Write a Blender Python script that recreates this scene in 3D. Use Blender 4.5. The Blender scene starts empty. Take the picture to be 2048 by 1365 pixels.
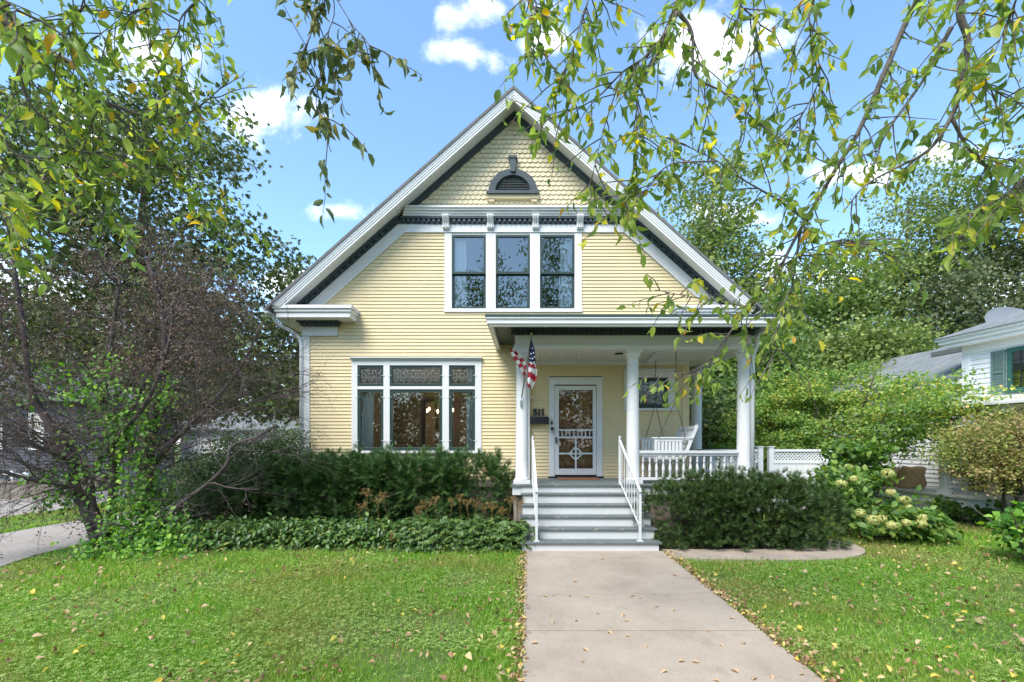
import bpy, bmesh, math, random
import numpy as np
from math import sin, cos, pi, radians, sqrt
from mathutils import Vector, Matrix

S = bpy.context.scene
COL = S.collection
# ------------------------------------------------------------------ camera, light, exposure
F, VX, VY, H = 930.0, 1056.0, 886.0, 1.84      # focal length and vanishing point of the level camera (in 2048-px units), eye height
cam = bpy.data.objects.new("Camera", bpy.data.cameras.new("Camera"))
COL.objects.link(cam)
cam.location = (0, 0, H)
cam.rotation_euler = (pi / 2, 0, 0)
cam.data.sensor_width = 36
cam.data.lens = 36 * F / 2048
cam.data.shift_x = -(VX - 1024) / 2048
cam.data.shift_y = (VY - 682.5) / 2048
cam.data.clip_start = 0.05
cam.data.clip_end = 3000
S.camera = cam

SUN_EL, SUN_AZ = 54, 212          # azimuth clockwise from +Y (the house lies north of the camera): soft sun behind the camera
SUN_STRENGTH, SUN_ANGLE = 2.6, 30
SKY_STRENGTH = 0.15
EXPOSURE = 1.22
S.view_settings.view_transform = 'Standard'
S.view_settings.look = 'None'
S.view_settings.exposure = EXPOSURE
S.view_settings.gamma = 1
S.cycles.max_bounces = 7
S.cycles.diffuse_bounces = 3
S.cycles.glossy_bounces = 3
S.cycles.transmission_bounces = 4
S.cycles.transparent_max_bounces = 8
S.cycles.use_denoising = True
S.cycles.sample_clamp_indirect = 6

sun = bpy.data.objects.new("Sun", bpy.data.lights.new("Sun", 'SUN'))
COL.objects.link(sun)
sun.data.energy = SUN_STRENGTH
sun.data.angle = radians(SUN_ANGLE)
sun.data.color = (1, 0.95, 0.87)
sd = Vector((sin(radians(SUN_AZ)) * cos(radians(SUN_EL)), cos(radians(SUN_AZ)) * cos(radians(SUN_EL)), sin(radians(SUN_EL))))
sun.rotation_euler = sd.to_track_quat('Z', 'Y').to_euler()

world = bpy.data.worlds.new("World")
S.world = world
world.use_nodes = True


class NT:
    """tiny helper to write node trees"""
    def __init__(self, tree):
        self.t = tree
        tree.nodes.clear()

    def n(self, kind, props=None, **ins):
        nd = self.t.nodes.new(kind)
        for k, v in (props or {}).items():
            setattr(nd, k, v)
        for k, v in ins.items():
            key = int(k[1:]) if k[0] == 'i' and k[1:].isdigit() else k.replace('_', ' ')
            self.set(nd, key, v)
        return nd

    def set(self, nd, key, v):
        s = nd.inputs[key]
        if hasattr(v, 'is_linked'):
            self.t.links.new(v, s)
        elif hasattr(v, 'outputs'):
            self.t.links.new(v.outputs[0], s)
        else:
            s.default_value = v

    def math(self, op, a, b=0.0, c=0.0, clamp=False):
        nd = self.n('ShaderNodeMath', {'operation': op, 'use_clamp': clamp})
        self.set(nd, 0, a); self.set(nd, 1, b); self.set(nd, 2, c)
        return nd.outputs[0]

    def mix(self, fac, a, b):
        nd = self.n('ShaderNodeMix', {'data_type': 'RGBA'})
        self.set(nd, 0, fac); self.set(nd, 6, a); self.set(nd, 7, b)
        return nd.outputs[2]

    def ramp(self, fac, stops, interp='LINEAR'):
        nd = self.n('ShaderNodeValToRGB')
        cr = nd.color_ramp
        cr.interpolation = interp
        while len(cr.elements) < len(stops):
            cr.elements.new(0.5)
        for e, (p, c) in zip(cr.elements, stops):
            e.position = p
            e.color = (c[0], c[1], c[2], 1) if len(c) == 3 else c
        self.set(nd, 0, fac)
        return nd.outputs[0]

    def noise(self, scale, detail=4, rough=0.55, vec=None, dist=0.0):
        nd = self.n('ShaderNodeTexNoise')
        self.set(nd, 'Scale', scale); self.set(nd, 'Detail', detail); self.set(nd, 'Roughness', rough); self.set(nd, 'Distortion', dist)
        if vec is not None:
            self.set(nd, 'Vector', vec)
        return nd.outputs[0]


def build_world():
    w = NT(world.node_tree)
    sky = w.n('ShaderNodeTexSky')
    sky.sky_type = 'NISHITA'
    sky.sun_disc = False
    sky.sun_elevation = radians(SUN_EL)
    sky.sun_rotation = radians(SUN_AZ)
    sky.air_density = 1.0
    sky.dust_density = 0.6
    sky.ozone_density = 1.6
    co = w.n('ShaderNodeTexCoord')
    sep = w.n('ShaderNodeSeparateXYZ')
    w.t.links.new(co.outputs['Generated'], sep.inputs[0])
    x, y, z = sep.outputs
    ay = w.math('MAXIMUM', w.math('ABSOLUTE', y), 0.02)
    u = w.math('DIVIDE', x, ay)
    v = w.math('DIVIDE', z, ay)
    comb = w.n('ShaderNodeCombineXYZ')
    w.set(comb, 0, u); w.set(comb, 1, v)
    n1 = w.noise(9.0, 8, 0.6, comb.outputs[0], 0.3)
    n2 = w.noise(3.2, 3, 0.5, comb.outputs[0])
    total = None
    #  u, v, ru, rv : clouds scattered over the sky
    blobs = [(-0.565, 0.705, 0.115, 0.075), (-0.40, 0.495, 0.09, 0.03), (-0.13, 0.835, 0.095, 0.045), (-0.08, 0.935, 0.13, 0.06),
             (0.40, 0.86, 0.20, 0.09), (0.44, 0.49, 0.12, 0.05), (0.72, 0.58, 0.12, 0.035), (-0.55, 0.34, 0.10, 0.04),
             (-1.0, 0.30, 0.40, 0.12), (-0.95, 0.62, 0.22, 0.14), (0.9, 0.62, 0.12, 0.04), (1.05, 0.33, 0.3, 0.08), (0.05, 0.86, 0.09, 0.03),
             (-0.82, 0.82, 0.12, 0.09), (0.62, 0.36, 0.25, 0.07)]
    for (u0, v0, ru, rv) in blobs:
        a = w.math('DIVIDE', w.math('SUBTRACT', u, u0), ru)
        b = w.math('DIVIDE', w.math('SUBTRACT', v, v0), rv)
        d = w.math('SQRT', w.math('ADD', w.math('MULTIPLY', a, a), w.math('MULTIPLY', b, b)))
        m = w.math('SUBTRACT', 1.15, d)
        total = m if total is None else w.math('MAXIMUM', total, m)
    dens = w.math('ADD', total, w.math('MULTIPLY', w.math('SUBTRACT', n1, 0.5), 3.4))
    dens = w.math('ADD', dens, w.math('MULTIPLY', w.math('SUBTRACT', n2, 0.5), 1.2))
    m1 = w.n('ShaderNodeMapRange', {'interpolation_type': 'SMOOTHSTEP'})
    w.set(m1, 0, dens); w.set(m1, 1, 0.1); w.set(m1, 2, 1.5)
    hz = w.n('ShaderNodeMapRange')                    # pale sky low over the horizon
    w.set(hz, 0, z); w.set(hz, 1, 0.22); w.set(hz, 2, 0.0)
    fac = w.math('MAXIMUM', m1.outputs[0], w.math('MULTIPLY', hz.outputs[0], 0.75))
    skyc = w.n('ShaderNodeMix', {'data_type': 'RGBA', 'blend_type': 'MULTIPLY'})
    w.set(skyc, 0, 1.0); w.set(skyc, 6, sky.outputs[0]); w.set(skyc, 7, (0.95, 1.1, 1.12, 1))
    cshade = w.ramp(w.noise(5.0, 3, 0.5, comb.outputs[0]), [(0.3, (5.6, 5.9, 6.4)), (0.6, (7.2, 7.2, 7.3))])
    col = w.mix(fac, skyc.outputs[2], cshade)
    bg = w.n('ShaderNodeBackground')
    w.set(bg, 0, col); w.set(bg, 1, SKY_STRENGTH)
    out = w.n('ShaderNodeOutputWorld')
    w.t.links.new(bg.outputs[0], out.inputs[0])


build_world()

# ------------------------------------------------------------------ placing: pixel of the photo + distance -> metres
WALL = 10.66                                           # distance of the front wall
def X(px, D=WALL): return (px - VX) * D / F
def Z(py, D=WALL): return H + (VY - py) * D / F
def P(px, py, D): return Vector((X(px, D), D, Z(py, D)))

# ------------------------------------------------------------------ materials
def material(name):
    m = bpy.data.materials.new(name)
    m.use_nodes = True
    return m, NT(m.node_tree)


def finish(t, shader):
    o = t.n('ShaderNodeOutputMaterial')
    t.t.links.new(shader.outputs[0] if hasattr(shader, 'outputs') else shader, o.inputs[0])


def paint(name, col, rough=0.55, var=0.06, scale=1.5, dirt=None, bump=0.0, spec=0.4, dscale=6, dthr=(0.62, 0.72), metal=0.0):
    m, t = material(name)
    co = t.n('ShaderNodeTexCoord')
    obj = co.outputs['Object']
    n = t.noise(scale, 5, 0.6, obj)
    c = t.ramp(n, [(0.25, [k * (1 - var) for k in col]), (0.75, [min(1, k * (1 + var)) for k in col])])
    if dirt:
        d = t.ramp(t.noise(dscale, 8, 0.7, obj), [(dthr[0], (0, 0, 0)), (dthr[1], (1, 1, 1))])
        c = t.mix(d, c, (*dirt, 1))
    b = t.n('ShaderNodeBsdfPrincipled')
    t.set(b, 'Base Color', c); t.set(b, 'Roughness', rough); t.set(b, 'Specular IOR Level', spec); t.set(b, 'Metallic', metal)
    if bump:
        bp = t.n('ShaderNodeBump')
        t.set(bp, 'Height', t.noise(scale * 25, 4, 0.6, obj)); t.set(bp, 'Strength', bump); t.set(bp, 'Distance', 0.01)
        t.t.links.new(bp.outputs[0], b.inputs['Normal'])
    finish(t, b)
    return m


def leafmat(name, stops, trans=0.35, rough=0.5, patch=None, spec=0.35):
    """leaf colour: every leaf its own tone (random per island)"""
    m, t = material(name)
    g = t.n('ShaderNodeNewGeometry')
    r = g.outputs['Random Per Island']
    c = t.ramp(r, stops)
    if patch:
        co = t.n('ShaderNodeTexCoord')
        f = t.ramp(t.noise(patch[0], 3, 0.5, co.outputs['Object']), [(patch[1], (0, 0, 0)), (patch[2], (1, 1, 1))])
        c = t.mix(f, c, t.ramp(r, patch[3]))
    b = t.n('ShaderNodeBsdfPrincipled')
    t.set(b, 'Base Color', c); t.set(b, 'Roughness', rough); t.set(b, 'Specular IOR Level', spec)
    tr = t.n('ShaderNodeBsdfTranslucent')
    hs = t.n('ShaderNodeHueSaturation')
    t.set(hs, 'Saturation', 1.15); t.set(hs, 'Value', 1.5); t.set(hs, 'Color', c)
    t.set(tr, 0, hs.outputs[0])
    mx = t.n('ShaderNodeMixShader')
    t.set(mx, 0, trans)
    t.t.links.new(b.outputs[0], mx.inputs[1]); t.t.links.new(tr.outputs[0], mx.inputs[2])
    finish(t, mx)
    return m


def emissive(name, col, k):
    m, t = material(name)
    e = t.n('ShaderNodeEmission')
    t.set(e, 0, (*col, 1)); t.set(e, 1, k)
    finish(t, e)
    return m


def glassmat(name, tint=(0.9, 0.93, 0.92), refl=0.22, bump=0.0, bscale=3.0):
    m, t = material(name)
    tr = t.n('ShaderNodeBsdfTransparent'); t.set(tr, 0, (*tint, 1))
    gl = t.n('ShaderNodeBsdfGlossy'); t.set(gl, 0, (0.88, 0.88, 0.85, 1)); t.set(gl, 'Roughness', 0.01)
    if bump:
        co = t.n('ShaderNodeTexCoord')
        bp = t.n('ShaderNodeBump'); t.set(bp, 'Height', t.noise(bscale, 2, 0.5, co.outputs['Object'])); t.set(bp, 'Strength', bump); t.set(bp, 'Distance', 0.02)
        t.t.links.new(bp.outputs[0], gl.inputs['Normal'])
    fr = t.n('ShaderNodeFresnel'); t.set(fr, 0, 1.5)
    f = t.math('ADD', fr.outputs[0], refl, clamp=True)
    mx = t.n('ShaderNodeMixShader'); t.set(mx, 0, f)
    t.t.links.new(tr.outputs[0], mx.inputs[1]); t.t.links.new(gl.outputs[0], mx.inputs[2])
    finish(t, mx)
    return m


def barkmat(name, a, b_, scale=8):
    m, t = material(name)
    co = t.n('ShaderNodeTexCoord')
    n = t.noise(scale, 6, 0.7, co.outputs['Object'])
    c = t.ramp(n, [(0.3, a), (0.7, b_)])
    b = t.n('ShaderNodeBsdfPrincipled')
    t.set(b, 'Base Color', c); t.set(b, 'Roughness', 0.85); t.set(b, 'Specular IOR Level', 0.2)
    bp = t.n('ShaderNodeBump'); t.set(bp, 'Height', t.noise(scale * 4, 4, 0.7, co.outputs['Object'])); t.set(bp, 'Strength', 0.6); t.set(bp, 'Distance', 0.02)
    t.t.links.new(bp.outputs[0], b.inputs['Normal'])
    finish(t, b)
    return m


def groundmat(name, stops, scale, fine=60, bump=0.4, mixc=None, rough=0.9):
    m, t = material(name)
    co = t.n('ShaderNodeTexCoord')
    o = co.outputs['Object']
    c = t.ramp(t.noise(scale, 6, 0.65, o), stops)
    c2 = t.ramp(t.noise(fine, 3, 0.7, o), [(0.3, (0.72, 0.72, 0.72)), (0.7, (1.2, 1.2, 1.2))])
    mu = t.n('ShaderNodeMix', {'data_type': 'RGBA', 'blend_type': 'MULTIPLY'})
    t.set(mu, 0, 1.0); t.set(mu, 6, c); t.set(mu, 7, c2)
    c = mu.outputs[2]
    if mixc:
        f = t.ramp(t.noise(mixc[0], 5, 0.7, o), [(mixc[1], (0, 0, 0)), (mixc[2], (1, 1, 1))])
        c = t.mix(f, c, (*mixc[3], 1))
    b = t.n('ShaderNodeBsdfPrincipled')
    t.set(b, 'Base Color', c); t.set(b, 'Roughness', rough); t.set(b, 'Specular IOR Level', 0.25)
    bp = t.n('ShaderNodeBump'); t.set(bp, 'Height', t.noise(fine, 4, 0.7, o)); t.set(bp, 'Strength', bump); t.set(bp, 'Distance', 0.01)
    t.t.links.new(bp.outputs[0], b.inputs['Normal'])
    finish(t, b)
    return m


def shinglemat(name, a, b_):
    m, t = material(name)
    co = t.n('ShaderNodeTexCoord')
    br = t.n('ShaderNodeTexBrick')
    t.t.links.new(co.outputs['Object'], br.inputs['Vector'])
    t.set(br, 'Color1', (*a, 1)); t.set(br, 'Color2', (*b_, 1)); t.set(br, 'Mortar', (a[0] * .5, a[1] * .5, a[2] * .5, 1))
    t.set(br, 'Scale', 1.0); t.set(br, 'Brick Width', 0.3); t.set(br, 'Row Height', 0.14); t.set(br, 'Mortar Size', 0.006)
    b = t.n('ShaderNodeBsdfPrincipled')
    t.set(b, 'Base Color', t.mix(t.math('MULTIPLY', t.noise(2.0, 5, .6, co.outputs['Object']), 0.5), br.outputs[0], (*b_, 1))); t.set(b, 'Roughness', 0.9)
    finish(t, b)
    return m


M = {}
M['yellow'] = paint('yellow_paint', (0.66, 0.537, 0.318), 0.6, 0.05, 0.9, (0.53, 0.42, 0.23), 0.15, 0.3, 1.3, (0.6, 0.85))
M['shingle_yellow'] = paint('shingle_paint', (0.65, 0.555, 0.365), 0.65, 0.06, 5, (0.52, 0.41, 0.22), 0.2, 0.3, 3, (0.6, 0.9))
M['white'] = paint('white_paint', (0.65, 0.645, 0.635), 0.5, 0.03, 2, (0.60, 0.60, 0.58), 0.1, 0.35, 3, (0.62, 0.95))
M['white_worn'] = paint('worn_white_paint', (0.56, 0.56, 0.555), 0.55, 0.04, 3, (0.28, 0.26, 0.23), 0.2, 0.35, 9, (0.66, 0.72))
M['soffit'] = paint('soffit_paint', (0.68, 0.665, 0.63), 0.6, 0.03, 2, (0.58, 0.55, 0.5), 0, 0.3, 2, (0.6, 0.95))
M['dark'] = paint('slate_trim_paint', (0.042, 0.058, 0.066), 0.5, 0.1, 3)
M['green'] = paint('green_sash_paint', (0.021, 0.043, 0.039), 0.45, 0.12, 5)
M['deck'] = paint('deck_paint', (0.115, 0.135, 0.132), 0.6, 0.15, 3, (0.30, 0.27, 0.23), 0.25, 0.3, 7, (0.57, 0.66))
M['roof'] = shinglemat('roof_shingle', (0.10, 0.10, 0.105), (0.16, 0.155, 0.15))
M['roof_grey'] = shinglemat('roof_shingle_grey', (0.13, 0.145, 0.145), (0.20, 0.215, 0.215))
M['gutter'] = paint('gutter_metal', (0.68, 0.675, 0.665), 0.4, 0.03, 2, (0.58, 0.58, 0.56), 0, 0.4, 2, (0.6, 1.0))
M['roof_edge'] = paint('roof_edge_green', (0.03, 0.055, 0.055), 0.5, 0.1, 3)
M['glass'] = glassmat('window_glass', (0.9, 0.93, 0.91), 0.12, 0.06, 1.5)
M['glass_up'] = glassmat('window_glass_upper', (0.82, 0.86, 0.86), 0.17, 0.008, 1.5)
M['glass_leaded'] = glassmat('leaded_glass', (0.75, 0.8, 0.78), 0.10, 0.4, 14)
M['came'] = paint('lead_came', (0.24, 0.25, 0.24), 0.4, 0.1, 20, metal=0.3)
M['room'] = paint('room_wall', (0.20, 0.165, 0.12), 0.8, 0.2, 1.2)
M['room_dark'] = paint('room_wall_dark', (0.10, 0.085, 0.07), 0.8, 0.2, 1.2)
M['curtain'] = paint('curtain_cloth', (0.80, 0.82, 0.84), 0.9, 0.05, 6)
M['door_wood'] = paint('door_wood', (0.36, 0.115, 0.06), 0.4, 0.3, 3)
M['black'] = paint('black_metal', (0.022, 0.024, 0.026), 0.45, 0.1, 6)
M['steel'] = paint('steel', (0.45, 0.46, 0.47), 0.35, 0.1, 9, metal=0.7)
M['rust'] = paint('rusty_chain', (0.09, 0.07, 0.06), 0.6, 0.3, 30)
M['mat'] = paint('coir_mat', (0.22, 0.10, 0.05), 0.95, 0.2, 20)
M['wood_pole'] = paint('pole_wood', (0.20, 0.17, 0.14), 0.5, 0.15, 12)
M['brass'] = paint('brass', (0.65, 0.45, 0.18), 0.3, 0.1, 9, metal=0.9)
M['red'] = paint('flag_red', (0.42, 0.022, 0.045), 0.75, 0.1, 9)
M['flag_white'] = paint('flag_white', (0.78, 0.76, 0.73), 0.75, 0.05, 9)
M['navy'] = paint('flag_navy', (0.012, 0.025, 0.085), 0.75, 0.15, 9)
M['swing'] = paint('swing_paint', (0.66, 0.66, 0.65), 0.6, 0.06, 6, (0.35, 0.34, 0.31), 0.2, 0.3, 10, (0.62, 0.72))
M['fence'] = paint('vinyl_fence', (0.78, 0.79, 0.80), 0.4, 0.03, 2, (0.6, 0.62, 0.58), 0, 0.4, 2, (0.62, 0.95))
M['nwhite'] = paint('neighbour_white', (0.80, 0.81, 0.82), 0.55, 0.03, 2)
M['teal'] = paint('teal_paint', (0.035, 0.115, 0.095), 0.5, 0.12, 4)
M['shutter'] = paint('shutter_paint', (0.13, 0.20, 0.185), 0.55, 0.12, 5)
M['grey_siding'] = paint('grey_siding', (0.085, 0.09, 0.105), 0.6, 0.1, 2)
M['bag'] = paint('brown_paper', (0.68, 0.45, 0.28), 0.8, 0.2, 9, bump=0.08)
M['dish'] = paint('dish_grey', (0.20, 0.21, 0.23), 0.6, 0.05, 3)
M['block'] = groundmat('retaining_block', [(0.3, (0.18, 0.15, 0.12)), (0.7, (0.30, 0.26, 0.22))], 3, 30)
M['concrete'] = groundmat('walk_concrete', [(0.3, (0.29, 0.235, 0.18)), (0.5, (0.36, 0.295, 0.23)), (0.75, (0.42, 0.35, 0.275))], 1.1, 150, 0.35,
                          (1.7, 0.56, 0.78, (0.235, 0.19, 0.15)))
M['drive'] = groundmat('drive_concrete', [(0.3, (0.28, 0.25, 0.225)), (0.7, (0.37, 0.335, 0.305))], 0.8, 60, 0.2, (1.2, 0.62, 0.8, (0.27, 0.25, 0.23)))
M['asphalt'] = groundmat('street_asphalt', [(0.3, (0.045, 0.045, 0.047)), (0.7, (0.07, 0.07, 0.07))], 2, 90)
M['soil'] = groundmat('lawn_soil', [(0.3, (0.07, 0.11, 0.025)), (0.5, (0.09, 0.14, 0.03)), (0.72, (0.14, 0.125, 0.05))], 1.6, 40, 0.8)
M['mulch'] = groundmat('bed_mulch', [(0.3, (0.035, 0.027, 0.02)), (0.7, (0.08, 0.06, 0.045))], 6, 60, 1.0)
M['bark'] = barkmat('bark', (0.035, 0.028, 0.024), (0.12, 0.10, 0.085))
M['bark_grey'] = barkmat('bark_grey', (0.10, 0.085, 0.075), (0.24, 0.205, 0.185), 14)
M['twig'] = barkmat('dead_twig', (0.05, 0.038, 0.038), (0.15, 0.12, 0.115), 5)
M['twig_pale'] = barkmat('dead_twig_pale', (0.065, 0.048, 0.045), (0.21, 0.165, 0.155), 4)

G = lambda *s: list(s)
M['leaf_front'] = leafmat('cherry_leaf', G((0, (0.133, 0.212, 0.0586)), (.4, (0.254, 0.355, 0.0823)), (.78, (0.386, 0.469, 0.11)), (.9, (0.595, 0.595, 0.11)), (.955, (0.78, 0.651, 0.0732)), (1, (0.625, 0.327, 0.0915))), 0.55, 0.5)
M['leaf_back'] = leafmat('hanging_leaf', G((0, (0.09, 0.135, 0.0525)), (.5, (0.15, 0.195, 0.0675)), (.85, (0.225, 0.24, 0.075)), (1, (0.36, 0.3, 0.075))), 0.25, 0.5)
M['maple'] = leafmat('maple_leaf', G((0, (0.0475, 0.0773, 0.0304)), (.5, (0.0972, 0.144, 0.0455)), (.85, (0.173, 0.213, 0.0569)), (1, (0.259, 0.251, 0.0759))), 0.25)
M['dead_leaf'] = leafmat('withered_leaf', G((0, (0.072, 0.0441, 0.034)), (.5, (0.135, 0.084, 0.0595)), (1, (0.216, 0.158, 0.0935))), 0.2)
M['wood1'] = leafmat('poplar_leaf', G((0, (0.0942, 0.147, 0.0411)), (.5, (0.162, 0.23, 0.0617)), (1, (0.322, 0.357, 0.103))), 0.3)
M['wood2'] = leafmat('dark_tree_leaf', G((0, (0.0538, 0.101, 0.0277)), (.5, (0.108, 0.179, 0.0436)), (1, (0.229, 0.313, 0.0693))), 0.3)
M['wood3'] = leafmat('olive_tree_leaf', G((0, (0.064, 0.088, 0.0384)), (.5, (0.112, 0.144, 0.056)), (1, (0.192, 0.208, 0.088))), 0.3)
M['euon'] = leafmat('yellow_green_leaf', G((0, (0.129, 0.24, 0.0613)), (.45, (0.258, 0.387, 0.0857)), (.8, (0.463, 0.516, 0.11)), (.93, (0.663, 0.551, 0.147)), (1, (0.681, 0.369, 0.171))), 0.4, patch=(0.7, .35, .6, G((0, (0.0926, 0.184, 0.0537)), (.7, (0.203, 0.331, 0.0734)), (1, (0.405, 0.497, 0.0978)))))
M['rusty'] = leafmat('rusty_leaf', G((0, (0.152, 0.179, 0.0488)), (.4, (0.27, 0.276, 0.0813)), (.75, (0.406, 0.293, 0.13)), (1, (0.507, 0.309, 0.195))), 0.35, patch=(0.9, .5, .7, G((0, (0.118, 0.211, 0.0406)), (1, (0.338, 0.406, 0.0813)))))
M['yew'] = leafmat('yew_needle', G((0, (0.0235, 0.049, 0.0166)), (.5, (0.0431, 0.085, 0.023)), (.9, (0.0821, 0.139, 0.0318)), (1, (0.157, 0.196, 0.0382))), 0.15, 0.5)
M['yew_hedge'] = leafmat('yew_hedge_needle', G((0, (0.0252, 0.0584, 0.0209)), (.5, (0.0473, 0.101, 0.0299)), (.88, (0.0945, 0.179, 0.0419)), (1, (0.158, 0.243, 0.0524))), 0.2, 0.5)
M['bed_leaf'] = leafmat('bed_leaf', G((0, (0.0475, 0.0999, 0.0284)), (.5, (0.0864, 0.167, 0.0395)), (.9, (0.151, 0.25, 0.0554)), (1, (0.281, 0.316, 0.079))), 0.25, 0.38, spec=0.5)
M['vine'] = leafmat('vine_leaf', G((0, (0.0714, 0.174, 0.0374)), (.5, (0.122, 0.265, 0.0468)), (.85, (0.245, 0.449, 0.0655)), (1, (0.408, 0.612, 0.0935))), 0.4)
M['shrub'] = leafmat('small_shrub_leaf', G((0, (0.0672, 0.121, 0.0462)), (.6, (0.126, 0.193, 0.0693)), (1, (0.235, 0.29, 0.123))), 0.3)
M['hyd_leaf'] = leafmat('hydrangea_leaf', G((0, (0.0546, 0.121, 0.0277)), (.5, (0.109, 0.209, 0.0431)), (1, (0.237, 0.338, 0.0616))), 0.35)
M['hyd_fl'] = leafmat('hydrangea_flower', G((0, (0.36, 0.408, 0.12)), (.6, (0.54, 0.552, 0.204)), (.9, (0.624, 0.564, 0.264)), (1, (0.48, 0.264, 0.144))), 0.3)
M['astilbe'] = leafmat('dry_stalk', G((0, (0.192, 0.104, 0.0432)), (.6, (0.312, 0.196, 0.0756)), (1, (0.288, 0.253, 0.0648))), 0.2)
M['grass'] = leafmat('grass_blade', G((0, (0.113, 0.237, 0.0265)), (.4, (0.183, 0.364, 0.0399)), (.8, (0.288, 0.493, 0.0618)), (.93, (0.452, 0.547, 0.11)), (1, (0.698, 0.511, 0.265))), 0.4, 0.5,
                     patch=(0.55, .46, .67, G((0, (0.183, 0.22, 0.0486)), (.5, (0.288, 0.329, 0.0773)), (.8, (0.452, 0.401, 0.133)), (1, (0.617, 0.384, 0.221)))))
M['clover'] = leafmat('clover_leaf', G((0, (0.179, 0.294, 0.0564)), (.5, (0.289, 0.428, 0.096)), (1, (0.495, 0.587, 0.192))), 0.35, 0.45)
M['litter'] = leafmat('fallen_leaf', G((0, (0.176, 0.077, 0.0385)), (.3, (0.33, 0.187, 0.099)), (.6, (0.528, 0.374, 0.22)), (.8, (0.605, 0.462, 0.22)), (.92, (0.66, 0.484, 0.077)), (1, (0.33, 0.33, 0.066))), 0.2, 0.6)

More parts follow.
